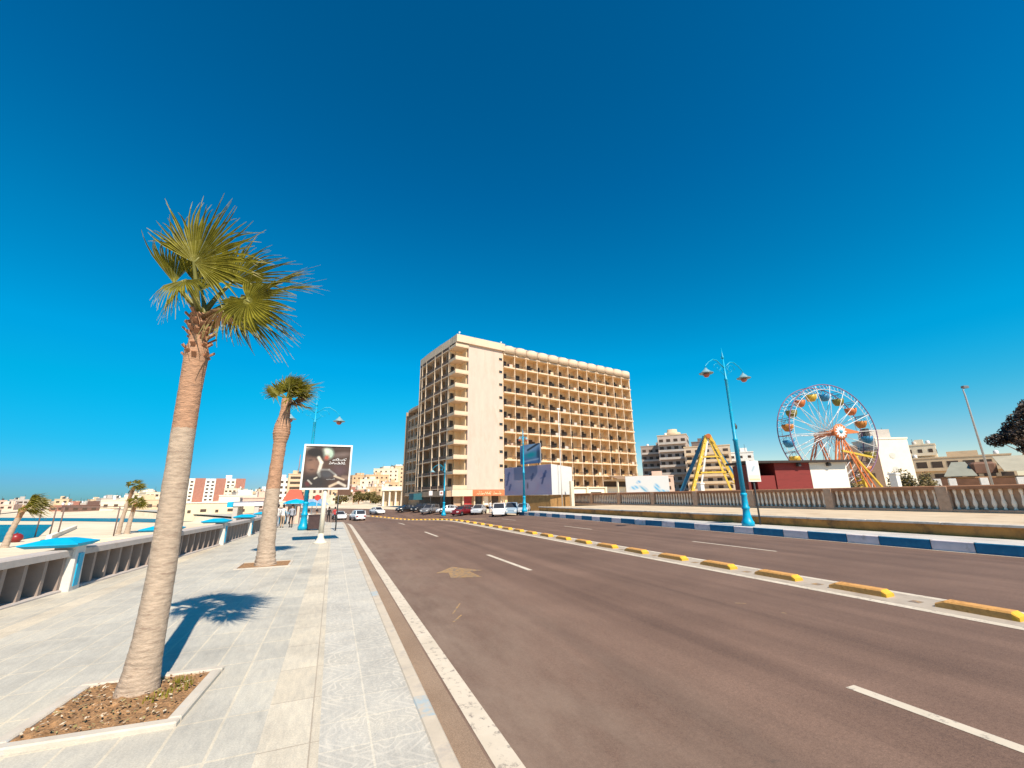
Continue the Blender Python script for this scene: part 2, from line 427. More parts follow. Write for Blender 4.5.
xs = [-3000,-1500,-800,-500,-350,-250,-180,-130,-90,-60,-40,-25,-15,-10,-7.7,-7.3,-3,1,10,24,40,60,90,130,180,260,360,500,800,1500,3000]
ys = [-600,-200,-60,-15,0,15,30,40,50,60,70,80,90,100,110,120,135,150,170,190,210,230,260,300,340,380,420,470,540,650,800,1100,1800,3200]
mb = MB(); mb.open = True
mb.grid([[(x+bend(y), y, ground_z(x+bend(y), y)) for x in xs] for y in ys], m_sand)
struct(mb.build('ground'))
m_sea, N, L, b, tc, noise, ramp, mix, bumpit = nodes_mat('sea_water', .3)
c = ramp(noise(.05, 5, (.5, 1.5, 1)), [(.3, (.0,.085,.13)), (.7, (.0,.14,.19))])
L.new(c, b.inputs['Base Color']); b.inputs['Specular IOR Level'].default_value = .12; bumpit(noise(1.3, 6, (1, 2, 1)), .3, .06)
def water(pts, z=-2.94):
    mb = MB(); mb.open = True; mb.face([(x, y, z) for x, y in pts], m_sea); struct(mb.build('sea'))
water([(-41,83),(-42,92),(-52,116),(-62,140),(-140,190),(-180,150),(-90,70),(-60,72)])
water([(-30,140),(-58,172),(-160,262),(-230,280),(-260,250),(-150,226),(-64,158),(-36,130)])
# open sea far to the left
mb = MB(); mb.open = True; mb.face([(-2990,300,-1.2),(-2990,3100,-1.2),(-460,3100,-1.2),(-330,700,-1.2),(-520,420,-1.2)], m_sea); struct(mb.build('sea'))
mark('beach_track', [(-120,212),(-50,163),(-36,152),(-44,166),(-80,200),(-130,232)], M('pink_sand', (.62,.42,.33), .9, .1, .3), -2.93)

# ------------------------------------------------------------------ PALMS
m_bark = M('palm_bark', (.42,.32,.235), .9, .30, 8, bump=.45, bscale=34, dark=(.24,.165,.12), dscale=5, dthr=.61, stretch=(1, 1, 4.5))
m_bark2 = M('palm_red_bark', (.36,.19,.10), .85, .3, 8, bump=.7, bscale=25, dark=(.17,.08,.045), dscale=6, dthr=.6)
m_barkp = M('palm_pink_bark', (.40,.225,.135), .9, .32, 8, bump=.8, bscale=22, dark=(.24,.14,.09), dscale=7, dthr=.62, stretch=(1, 1, 3.))
m_boot = M('leaf_base', (.32,.15,.08), .8, .3, 9, dark=(.5,.38,.24), dscale=8, dthr=.66)
def leafmat(name, c, c2, tr=.25):
    m, N, L, b, tc, noise, ramp, mix, bumpit = nodes_mat(name, .5)
    cc = ramp(noise(6, 4), [(.3, c), (.7, c2)])
    L.new(cc, b.inputs['Base Color'])
    t = N.new('ShaderNodeBsdfTranslucent'); L.new(cc, t.inputs['Color'])
    mx = N.new('ShaderNodeMixShader'); mx.inputs['Fac'].default_value = tr
    L.new(b.outputs[0], mx.inputs[1]); L.new(t.outputs[0], mx.inputs[2]); L.new(mx.outputs[0], N['Material Output'].inputs['Surface'])
    return m
m_leaf = leafmat('palm_leaf', (.115,.105,.010), (.32,.285,.03), .32)
m_leafy = leafmat('palm_leaf_heart', (.26,.235,.045), (.36,.33,.075))
m_tip = leafmat('palm_leaf_tip', (.30,.26,.08), (.50,.44,.22))
m_dead = leafmat('dry_leaf', (.16,.085,.035), (.27,.16,.075))
m_pet = M('palm_stalk', (.16,.15,.03), .5, .2, 4)

def fan(mb, hub, mid, nrm, Rr, spread, nseg, droop=.3, cup=.12, wind=V((0,0,0)), rg=rnd, dead=False):
    hub = V(hub); mid = V(mid).normalized(); nrm = V(nrm); nrm = (nrm-mid*nrm.dot(mid)).normalized(); side = nrm.cross(mid)
    da = spread/(nseg-1)
    st = [0, .12, .34, .56, .74, .88, 1.0]
    for k in range(nseg):
        a = -spread/2+da*k+rg.uniform(-.2, .2)*da
        d = mid*math.cos(a)+side*math.sin(a)
        Ln = Rr*(.72+.28*math.cos(a*.62))*rg.uniform(.9, 1.06)
        lat = nrm.cross(d).normalized()
        hw = 2*Rr*math.tan(da/2)
        ctr = []; wid = []
        tipd = V((rg.uniform(-.12,.12), rg.uniform(-.12,.12), rg.uniform(-.25,.05)))*Rr
        dk = droop*rg.uniform(.5, 1.6)
        for t in st:
            e = max(0, t-.45)/.55
            p = hub+d*(Ln*t)+nrm*(cup*Rr*t*t)+V((0,0,-1))*(dk*Rr*e*e)+wind*(Rr*e*e)+tipd*(e*e)
            ctr.append(p)
            wv = hw*.56*t if t <= .5 else hw*.30*max(.03, (1-t)/.5)**.8
            wid.append(max(wv, .003))
        for q in range(len(st)-1):
            mt = m_leafy if q <= 1 and Rr > .6 and not dead and k % 3 == 0 or q == 0 else (m_tip if q >= 5 else m_leaf)
            if dead: mt = m_dead if q < 4 else m_tip
            f0 = nrm*(wid[q]*.55); f1 = nrm*(wid[q+1]*.55)
            for sgn in (-1, 1):
                mb.face([ctr[q]-f0, ctr[q]+lat*sgn*wid[q]+f0*.3, ctr[q+1]+lat*sgn*wid[q+1]+f1*.3, ctr[q+1]-f1], mt, True)
    return mb

CR = V((.922,-.387,0)); CF = V((.387,.922,0)); UP = V((0,0,1))
def frond(root, start, hub, mid, nrm, Rr, spread=R(250), nseg=40, droop=.3, cup=.12, wind=V((0,0,0)), rp=.032, dead=False, rg=rnd):
    mb = MB(); mb.open = True
    fan(mb, hub, mid, nrm, Rr, spread, nseg, droop, cup, wind, rg, dead)
    o = mb.build('frond', root)
    s_, h_ = V(start), V(hub); mdl = (s_+h_)/2+UP*.05
    pb = MB(); pb.tube([s_, mdl, h_, h_+V(mid).normalized()*.1*Rr], [rp*1.5, rp, rp*.7, rp*.3], m_pet if not dead else m_dead, 6)
    pb.build('leaf_stalk', o)
    return o
def trunk_mesh(path, radii, rings, mat_lo, mat_hi, hi_from, seed=0, nseg=36, amp=.018, mid=None):
    mb = MB(); n = rings; rows = []; mats = []
    Lp = len(path)
    for i in range(n+1):
        t = i/n*(Lp-1); k = min(int(t), Lp-2); f = t-k; f2 = f
        p = V(path[k]).lerp(V(path[k+1]), f); r0 = radii[k]*(1-f2)+radii[k+1]*f2
        tt = i/n
        ph = (i % 4)
        row = []
        for s_ in range(nseg):
            a = TAU*s_/nseg
            nz = mnoise.noise(V((math.cos(a)*1.7, math.sin(a)*1.7, p.z*6+seed)))
            nz2 = mnoise.noise(V((math.cos(a)*5, math.sin(a)*5, p.z*14+seed*3)))
            rr = r0+amp*(.45*(1 if ph == 0 else (.3 if ph == 1 else -.3))+.9*nz+.7*nz2)*(r0/.2)
            row.append((p.x+rr*math.cos(a), p.y+rr*math.sin(a), p.z+.02*nz2))
        rows.append(row)
    k = int(n*hi_from)
    mb.grid(rows[:k+1], mat_lo, True, True) if mid is None else (mb.grid(rows[:int(n*mid[0])+1], mat_lo, True, True), mb.grid(rows[int(n*mid[0]):k+1], mid[1], True, True))
    if k < n: mb.grid(rows[k:], mat_hi, True, True)
    mb.face(rows[-1], mat_hi)
    return mb

# the near palm
px, py = -1.83, 6.9
palm = empty('palm_tree', (px, py, .03), 'tall leaning fan palm in the square kerbed bed, nearest of all the palms', 'palm tree')
pth = [(-.10,0,-.15),(-.095,0,.0),(-.085,0,.25),(-.075,0,.6),(-.075,0,1.3),(-.10,0,2.2),(-.13,0,3.1),(-.145,0,3.65),(-.15,0,4.2),(-.16,0,4.35),(-.17,0,4.5),(-.18,0,4.78)]
rad = [.255,.215,.18,.158,.146,.14,.135,.133,.145,.112,.112,.14]
tr = trunk_mesh(pth, rad, 230, m_bark, m_bark2, .87, 3, 44, .0045, (.55, m_barkp))
tr.build('trunk', palm)
mb = MB()
for i in range(64):  # leaf bases under the crown
    a = i*2.399; z = 4.12+.68*i/64; rr = .135+.015*(i % 3)
    if 4.22 < z < 4.42 and i % 3: continue
    c_ = V((-.15-.02*(z-4.15)+rr*math.cos(a), rr*math.sin(a), z))
    o_ = V((math.cos(a), math.sin(a), .9))
    mb.bar(c_-o_*.05, c_+o_*rnd.uniform(.02,.05), rnd.uniform(.045,.07), .025, m_boot)
mb.build('leaf_base_ring', palm)
top = V((-.18,0,4.70))
W_ = CR*.45
def off(a, b_, c_): return top+CR*a+UP*b_+CF*c_
rg = random.Random(21)
F = lambda h, mid, nrm, Rr, **kw: frond(palm, top+V((rg.uniform(-.06,.06), rg.uniform(-.06,.06), rg.uniform(-.05,.05))), h, mid, nrm, Rr, rg=rg, **kw)
# big fan facing the viewer, hub above the trunk
F(off(-.06,.80,-.25), CR*.66+UP*.75-CF*.1, -CF*.92+UP*.05+CR*.12, 1.06, spread=R(200), nseg=52, droop=.0, cup=.06, wind=CR*.07)
# right-hand fan, hub towards the viewer, opening down and right
F(off(.98,.06,-.5), CR*.75-UP*.55, -CF*.95+CR*.2+UP*.15, .56, spread=R(300), nseg=44, droop=.04, cup=.10, wind=CR*.22)
F(off(.62,.42,.05), CR*.97+UP*.18, -CF*.5+UP*.75, 1.0, spread=R(95), nseg=26, droop=-.02, cup=.04, wind=CR*.06)
F(off(.50,.55,.3), CR*.85+UP*.5, -CF*.5-CR*.3+UP*.6, .95, spread=R(140), nseg=34, droop=.05, cup=.08, wind=CR*.12)
# left fans, edge on, rising to the left
F(off(-.42,.55,-.1), -CR*.22+UP*.97, CR*.62-CF*.7, .84, spread=R(60), nseg=20, droop=-.04, cup=.06, wind=CR*.16)
F(off(-.24,.60,.2), -CR*.12+UP*.95+CF*.2, -CF*.7+CR*.5, 1.0, spread=R(85), nseg=30, droop=-.05, cup=.15, wind=CR*.22)
# fan behind the big one
F(off(.10,.82,.35), CR*.25+UP*.95+CF*.2, -CF*.9, .92, spread=R(190), nseg=40, droop=.05, cup=.1, wind=CR*.2)
# drooping left tufts
F(off(-.34,.46,-.1), -CR*.05-UP*.9-CF*.2, UP*.3-CR*.5-CF*.7, .40, spread=R(95), nseg=22, droop=.30, cup=.2, wind=CR*.25)
F(off(-.10,.50,-.3), CR*.25-UP*.7-CF*.4, UP*.4-CF*.8, .50, spread=R(130), nseg=26, droop=.35, cup=.15, wind=CR*.25)
# lower right hanging, shaded ones
F(off(.40,.22,.2), CR*.75-UP*.5+CF*.3, UP*.6-CF*.5, .72, spread=R(200), nseg=36, droop=.28, cup=.12, wind=CR*.25)
F(off(.45,.08,-.2), CR*.5-UP*.75-CF*.25, UP*.3-CF*.8+CR*.3, .45, spread=R(110), nseg=22, droop=.3, cup=.1, wind=CR*.15, dead=True)
F(off(.2,.45,.45), CR*.5+CF*.8-UP*.1, UP, .8, spread=R(220), nseg=38, droop=.35, cup=.1, wind=CR*.2)

# bed of the near palm
m_litter = M('pale_litter', (.6,.5,.36), .8, .2, 9)
bed = empty('tree_bed', (-1.95, 6.62, 0), 'square kerbed bed of brown earth round the leaning palm\'s foot', 'planter')
bed.scale = (.84, .84, .8); bed.rotation_euler = (0, 0, -.07); bed.location.y += .06
m_bedk = M('bed_kerb', (.52,.46,.38), .8, .1, 3, bump=.2, bscale=50, dark=(.42,.48,.52), dscale=3.5, dthr=.66)
m_soil = M('leaf_litter', (.30,.165,.075), .95, .45, 16, bump=1., bscale=40, dark=(.62,.47,.32), dscale=22, dthr=.66)
for (cx_, cy_, dx_, dy_) in ((0,-.86,1.78,.15),(0,.86,1.78,.15),(-.815,0,.15,1.565),(.815,0,.15,1.565)):
    mb = MB(); mb.box((cx_, cy_, .025), (dx_, dy_, .08), m_bedk, bev=.018); mb.build('border', bed)
mb = MB(); mb.open = True; n = 40
mb.grid([[(-.745+1.49*i/n, -.79+1.58*j/n, .035+.045*mnoise.noise(V((i*.3, j*.3, 1)))+.02*mnoise.noise(V((i*.9, j*.9, 5)))+.05*math.exp(-((i-20)**2+(j-22)**2)/90)) for i in range(n+1)] for j in range(n+1)], m_soil)
mb.build('soil', bed)
mb = MB(); mb.open = True
for i in range(520):
    x = rnd.uniform(-.7,.7); y_ = rnd.uniform(-.75,.75); s_ = rnd.uniform(.01,.035); a = rnd.uniform(0, TAU)
    z = .075+.04*math.exp(-(x*x+y_*y_)*6)
    p = V((x, y_, z)); d = V((math.cos(a), math.sin(a), rnd.uniform(-.2,.4)))*s_; e = V((-math.sin(a), math.cos(a), rnd.uniform(-.3,.3)))*s_*.5
    mb.face([p-d, p+e, p+d, p-e], rnd.choice([m_tip, m_dead, m_dead, m_litter]))
o = mb.build('leaf_litter', bed); o['kind'] = 'stuff'
mb = MB(); mb.open = True
for i in range(90):
    a = rnd.uniform(-1.4, 1.0); rr = rnd.uniform(.28,.5); x = .17+rr*math.cos(a); y_ = .22+rr*math.sin(a)*.9
    hgt = rnd.uniform(.03,.09)
    mb.face([(x-.008,y_,.05),(x+.008,y_,.05),(x+rnd.uniform(-.03,.03),y_+rnd.uniform(-.03,.03),.07+hgt)], m_leaf)
o = mb.build('grass_tuft', bed); o['kind'] = 'stuff'

# second palm
palm2 = empty('palm_tree', (-1.98, 17.7, .02), 'upright fan palm with a swollen collar between the leaning palm and the advert board', 'palm tree')
pth = [(0,0,-.1),(0,0,.05),(-.03,0,.5),(-.06,0,1.5),(-.07,0,2.6),(-.05,0,3.6),(-.04,0,4.2),(-.03,0,4.55),(-.02,0,4.85),(-.01,0,5.2),(0,0,5.5),(0,0,5.9)]
rad = [.36,.33,.275,.25,.225,.21,.215,.29,.28,.19,.165,.17]
trunk_mesh(pth, rad, 150, m_bark, m_barkp, .36, 9, 28, .014).build('trunk', palm2)
t2 = V((0,0,5.85)); rg = random.Random(5)
for i in range(15):
    a = i*2.399; el = [1.4,1.15,.9,.6,.3,-.1][i % 6]
    d = V((math.cos(a)*math.cos(el), math.sin(a)*math.cos(el), math.sin(el)))+CR*.35
    h_ = t2+d.normalized()*rg.uniform(.3,.5)
    frond(palm2, t2, h_, d, UP*.7-CF*.6-d*.1, rg.uniform(.70,.90), spread=R(175), nseg=26, droop=.08, cup=.08, wind=CR*.18, rg=rg, dead=(el < 0))
pit = empty('tree_bed', (-1.98, 17.75, 0), 'flush square bed of bare earth round the upright palm\'s foot', 'planter')
mb = MB(); mb.open = True; mb.face([(-.75,-.7,.006),(.75,-.7,.006),(.75,.7,.006),(-.75,.7,.006)], m_soil); mb.build('soil', pit)
for cx_, cy_, dx_, dy_ in ((0,-.74,1.6,.08),(0,.74,1.6,.08),(-.79,0,.08,1.4),(.79,0,.08,1.4)):
    mb = MB(); mb.box((cx_, cy_, .0), (dx_, dy_, .05), m_bedk); mb.build('border', pit)

def small_palm(x, y, z, hgt, label, lean=(0,0), crown=1.0, r0=.2, n=11, seed=1, windk=.5):
    p = empty('palm_tree', (x, y, z), label, 'palm tree')
    pts = [(lean[0]*(t**1.6), lean[1]*t, hgt*t) for t in (0,.15,.35,.6,.8,1.)]
    trunk_mesh(pts, [r0*1.25, r0, r0*.9, r0*.85, r0*.85, r0*.9], 40, m_bark, m_bark2, .7, seed, 14, .03).build('trunk', p)
    rg = random.Random(seed); tp = V(pts[-1])
    for i in range(n):
        a = i*2.399; el = rg.choice([1.2,.8,.4,.1,-.3])
        d = V((math.cos(a)*math.cos(el), math.sin(a)*math.cos(el), math.sin(el)))+CR*windk
        frond(p, tp, tp+d.normalized()*.4*crown, d, UP*.7-CF*.6, .75*crown*rg.uniform(.8,1.1), spread=R(160), nseg=14, droop=.3, cup=.1, wind=CR*windk, rp=.03, rg=rg)
    return p
small_palm(-35.9, 72.5, -3.0, 4.9, 'wind-blown young fan palm on the beach at the left edge of the photo', (.9,0), 1.75, .32, 12, 4, .9)
small_palm(-32.4, 92.4, -3.0, 7.6, 'taller of the two palms side by side beyond the railing', (.75,0), 1.55, .3, 12, 5, .4)
small_palm(-31.0, 91.6, -3.0, 5.0, 'shorter dark-stemmed one of the palm pair beyond the railing', (.35,0), 1.5, .34, 12, 6, .2)

# ------------------------------------------------------------------ LEFT RAILING
m_rail = M('grey_white_concrete', (.47,.41,.37), .8, .12, 2, bump=.15, bscale=50, dark=(.34,.26,.21), dscale=2, dthr=.62)
m_post = M('white_post', (.62,.58,.53), .75, .1, 3, dark=(.44,.37,.31), dscale=3, dthr=.64)
BP = [(-9,-7.9),(0,-7.35),(8,-6.85),(13.6,-6.5),(20,-5.85),(27,-5.2),(34,-4.8),(42,-4.55),(50,-4.55),(60,-5.0),(72,-6.3),(88,-9.8)]
def bx(y):
    for (y0, x0), (y1, x1) in zip(BP, BP[1:]):
        if y <= y1: return x0+(x1-x0)*(y-y0)/(y1-y0)
    return BP[-1][1]
bal = empty('balustrade', (-6.5, 13.6, 0), 'long grey-white concrete railing along the seaward edge of the promenade', 'railing')
O = V((-6.5, 13.6, 0))
def gz(x, y): return dip(x, y)
yy = yr(-9, 88, 97)
def rail(name, z0, z1, w, mat):
    mb = MB(); rows = []
    for y in yy:
        x = bx(y); z = gz(x, y)
        rows.append([V((x-w/2, y, z+z0))-O, V((x+w/2, y, z+z0))-O, V((x+w/2, y, z+z1-.03))-O, V((x+w/2-.03, y, z+z1))-O, V((x-w/2+.03, y, z+z1))-O, V((x-w/2, y, z+z1-.03))-O])
    mb.grid(rows, mat, False, True); mb.face(rows[0], mat); mb.face(rows[-1], mat); return mb.build(name, bal)
rail('top_rail', .84, 1.02, .46, m_rail)
rail('bottom_rail', -.1, .06, .40, m_rail)
m_fin = M('shade_brown_concrete', (.30,.235,.20), .8, .14, 2, bump=.15, bscale=50, dark=(.22,.165,.13), dscale=2)  # darker copy of the rail concrete, shade painted into fins and backing
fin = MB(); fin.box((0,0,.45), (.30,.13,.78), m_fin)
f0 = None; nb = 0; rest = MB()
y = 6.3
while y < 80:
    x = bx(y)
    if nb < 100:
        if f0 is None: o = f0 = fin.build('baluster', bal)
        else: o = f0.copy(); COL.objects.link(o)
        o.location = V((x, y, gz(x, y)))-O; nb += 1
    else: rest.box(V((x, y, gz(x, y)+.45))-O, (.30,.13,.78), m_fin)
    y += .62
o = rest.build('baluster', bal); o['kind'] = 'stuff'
# solid backing, seaward
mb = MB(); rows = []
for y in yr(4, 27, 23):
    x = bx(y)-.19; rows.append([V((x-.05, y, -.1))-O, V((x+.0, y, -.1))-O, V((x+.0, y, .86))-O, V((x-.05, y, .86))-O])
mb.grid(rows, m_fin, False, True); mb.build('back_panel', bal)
for i, y in enumerate([9.6, 15.3, 20.8, 26.6, 32.2, 38., 43.8, 49.5, 55.5, 61.5, 68., 75.]):
    x = bx(y); p0 = V((x+.04, y, gz(x, y)))
    mb = MB(); mb.box((0,0,.54), (.52,.52,1.12), m_post, bev=.02, taper=.88); pillar = mb.build('pillar', bal, p0-O)
    mb = MB(); mb.box((.245,0,.50), (.05,.22,.80), teal_cap); mb.build('blue_panel', pillar)
    mb = MB()
    w = .58
    rows = [[(-w*.8,-w*.8,1.10),(w*.8,-w*.8,1.10),(w*.8,w*.8,1.10),(-w*.8,w*.8,1.10)], [(-w,-w,1.17),(w,-w,1.17),(w,w,1.17),(-w,w,1.17)], [(-w,-w,1.20),(w,-w,1.20),(w,w,1.20),(-w,w,1.20)], [(-.2,-.2,1.31),(.2,-.2,1.31),(.2,.2,1.31),(-.2,.2,1.31)]]
    rows = [[(p[0]-.22, p[1], p[2]-.02) for p in r_] for r_ in rows]
    mb.grid(rows, teal_cap, False, True); mb.face(rows[0], m_post); mb.face(rows[-1], teal_cap); mb.build('cap', pillar)

# ------------------------------------------------------------------ YELLOW LANE SEPARATORS
m_blk = M('yellow_block', (.62,.31,.09), .75, .2, 5, bump=.3, bscale=40, dark=(.34,.15,.03), dscale=4, dthr=.6)
m_blk2 = M('bright_yellow_end', (.68,.36,.03), .7, .15, 5)
mb = MB()
hx, Lh, H = .17, .62, .15
rows = []
for y_, k, mt in ((-Lh, .55, 0), (-Lh+.10, 1., 0), (Lh-.16, 1., 1), (Lh, .5, 1)):
    rows.append([(-hx, y_, 0), (-hx+.01, y_, H*.78*k), (-hx+.045, y_, H*k), (hx-.045, y_, H*k), (hx-.01, y_, H*.78*k), (hx, y_, 0)])
mb.grid(rows[1:3], m_blk, False, True); mb.grid(rows[0:2], m_blk2, False, True); mb.grid(rows[2:], m_blk, False, True); mb.face(rows[0], m_blk2); mb.face(rows[-1], m_blk)
blk0 = None
ordn = ['first','second','third','fourth','fifth','sixth','seventh','eighth','ninth','tenth','eleventh','twelfth','thirteenth','fourteenth','fifteenth','sixteenth','seventeenth','eighteenth','nineteenth','twentieth','twenty-first','twenty-second','twenty-third','twenty-fourth','twenty-fifth','twenty-sixth','twenty-seventh','twenty-eighth','twenty-ninth','thirtieth','thirty-first','thirty-second','thirty-third','thirty-fourth','thirty-fifth']
ordn += [t+'-'+u for t in ('thirty','forty','fifty','sixty') for u in ('first','second','third','fourth','fifth','sixth','seventh','eighth','ninth')][5:]
for i in range(40):
    y = 4.95+2.12*i
    if blk0 is None: o = blk0 = mb.build('lane_separator')
    else: o = blk0.copy(); COL.objects.link(o)
    x = 12.22+bend(y)+rnd.uniform(-.03,.03)
    o.location = (x, y, -.197+dip(x, y)); o.rotation_euler = (0,0,rnd.uniform(-.045,.045)-(.0 if y < 50 else math.atan((y-50)/140)*-1))
    tag(o, 'yellow concrete lane separator block, %s from the near right end of the row' % ordn[i], 'separator', 'yellow separator blocks along the median')
    if i < 14:
        mark('median_stud', [(x-.12,y+.92),(x+.12,y+.92),(x+.12,y+1.12),(x-.12,y+1.12)], m_yel, -.192)

# ------------------------------------------------------------------ STREET LAMPS
m_bulb = M('orange_lamp_glass', (.50,.13,.07), .3, .1, 5)
def street_lamp(loc, H, label, rz=0, arm=1.75, single=False, headk=1.0, polek=1.0):
    l = empty('street_lamp', loc, label, 'street lamp', rz, 'turquoise street lamps')
    mb = MB(); mb.lathe([(.36,0),(.37,.24),(.30,.34),(.245,.55),(.21,.8),(.20,1.0),(.24,1.04),(.24,1.12),(.18,1.2),(.17,1.8),(.20,1.84),(.20,1.94),(.15,2.0)], teal, n=12); mb.build('base', l)
    mb = MB(); mb.lathe([(.155*polek,1.9),(.135*polek,H*.45),(.16*polek,H*.452),(.16*polek,H*.46),(.115*polek,H*.465),(.09*polek,H*.80),(.11*polek,H*.802),(.11*polek,H*.81),(.07*polek,H*.815),(.05*polek,H*.93)], teal, n=10); mb.build('pole', l)
    mb = MB(); mb.lathe([(.05,H*.93),(.09,H*.935),(.09,H*.945),(.04,H*.955),(.006,H)], teal, n=8); mb.build('finial', l)
    for s_ in ((-1, 1) if not single else (-1,)):
        mb = MB(); z0 = H*.875
        pts = [(0,0,z0),(s_*.35*arm,0,z0+.28*arm),(s_*.55*arm,0,z0+.30*arm),(s_*.8*arm,0,z0+.16*arm),(s_*arm,0,z0-.02*arm),(s_*arm,0,z0-.10*arm)]
        mb.tube(pts, [.045,.04,.035,.035,.03,.035], teal, 6)
        # scroll brace
        sp = []
        for k in range(15):
            a = k*.5; rr = .22*arm*(1-k/16); sp.append((s_*(.34*arm+rr*math.cos(a)), 0, z0-.05+rr*math.sin(a)))
        mb.tube(sp, .018, teal, 5)
        mb.tube([(0,0,z0-.6),(s_*.25*arm,0,z0-.25),(s_*.12*arm,0,z0+.05)], .02, teal, 5)
        a_ = mb.build('arm', l)
        mb = MB(); c_ = (s_*arm, 0, z0-.10*arm-.5*headk)
        mb.lathe([(.44*headk,.10),(.46*headk,.13),(.30*headk,.20),(.20*headk,.32),(.09*headk,.42),(.05*headk,.5)], M('lamp_shade_paint', (.20,.34,.38), .35, .1, 4), c_, 14); sh = mb.build('lamp_shade', l)
        mb = MB(); mb.lathe([(.02,-.16),(.12,-.13),(.19,-.04),(.20,.06)], m_bulb, c_, 12); mb.build('lamp_glass', sh)
    return l
street_lamp((24.0,19.5,.2), 11.75, 'tall turquoise two-armed street lamp on the right pavement in front of the balustrade')
street_lamp((-1.85,35.6,0), 9.95, 'turquoise two-armed street lamp on the promenade behind the advert board', 0, 1.75)
street_lamp((22.9,51.0,.19), 10.9, 'turquoise lamp post at the far end of the blue and white kerb', 0, .5, headk=.5)
street_lamp((14.6+1.0,64.5,-.55), 8.0, 'turquoise lamp post among the parked cars at the hotel corner', 0, 1.9, single=True)

# small boards on the lamp near the mural: route banner shapes
# tall pale pole with one head in the park
pl = empty('light_pole', (61.4,21.2,.6), 'tall thin grey light pole with a single head in front of the restaurant', 'light pole')
mb = MB(); mb.tube([(0,0,0),(0,0,11.4),(-.1,.0,11.9),(.1,-.1,12.2)], [.12,.075,.06,.05], grey_metal, 8); mb.build('pole', pl)
mb = MB(); mb.box((.2,-.1,12.25), (.6,.36,.26), M('lamp_head_grey', (.16,.16,.17), .4), rot=-.4, bev=.05); mb.build('lamp_head', pl)
pl = empty('light_pole', (31.4,56.2,.6), 'very thin white pole standing in front of the hotel balconies', 'light pole')
mb = MB(); mb.tube([(0,0,0),(0,0,8),(0,0,14.6)], [.09,.07,.05], white, 8); mb.build('pole', pl)
mb = MB(); mb.box((0,0,14.7), (.5,.3,.2), white, bev=.05); mb.build('lamp_head', pl)
pl = empty('light_pole', (41.5,33.6,.6), 'slim white pole with a lantern top behind the tall turquoise lamp', 'light pole')
mb = MB(); mb.tube([(0,0,0),(0,0,7.8)], [.13,.08], white, 8); mb.tube([(0,0,7.8),(-.25,0,8.3),(-.1,0,8.8),(.15,0,9.1)], .05, white, 6); mb.build('pole', pl)
mb = MB(); mb.lathe([(.05,8.5),(.16,8.6),(.2,8.9),(.03,9.2)], dark_metal, (.2,0,.1), 8); mb.build('lantern', pl)

# ------------------------------------------------------------------ ADVERT BOARD
bb = empty('billboard', (-.42,24.8,0), 'square advert board of a dark-haired man, on a cream pole on the promenade', 'billboard')
m_cr = M('cream_enamel', (.66,.60,.48), .45, .06, 4)
mb = MB(); mb.lathe([(.36,0),(.35,.04),(.22,.12),(.15,.28),(.125,.5)], m_cr, n=16); mb.build('base', bb)
mb = MB(); mb.tube([(0,0,.4),(0,0,2.7)], [.13,.105], m_cr, 12); mb.build('pole', bb)
w, h0, h1 = 2.34, 2.66, 5.02; x0 = -1.2
mb = MB()
mb.box((x0+w/2,0,(h0+h1)/2), (w,.22,h1-h0), m_cr, bev=.0)
mb.build('back_box', bb)
mb = MB(); t = .09
mb.box((x0+w/2,-.14,h0+t/2), (w+.06,.06,t), white); mb.box((x0+w/2,-.14,h1-t/2), (w+.06,.06,t), white)
mb.box((x0+t/2-.03,-.14,(h0+h1)/2), (t,.06,h1-h0-2*t), white); mb.box((x0+w-t/2+.03,-.14,(h0+h1)/2), (t,.06,h1-h0-2*t), white)
mb.build('frame', bb)
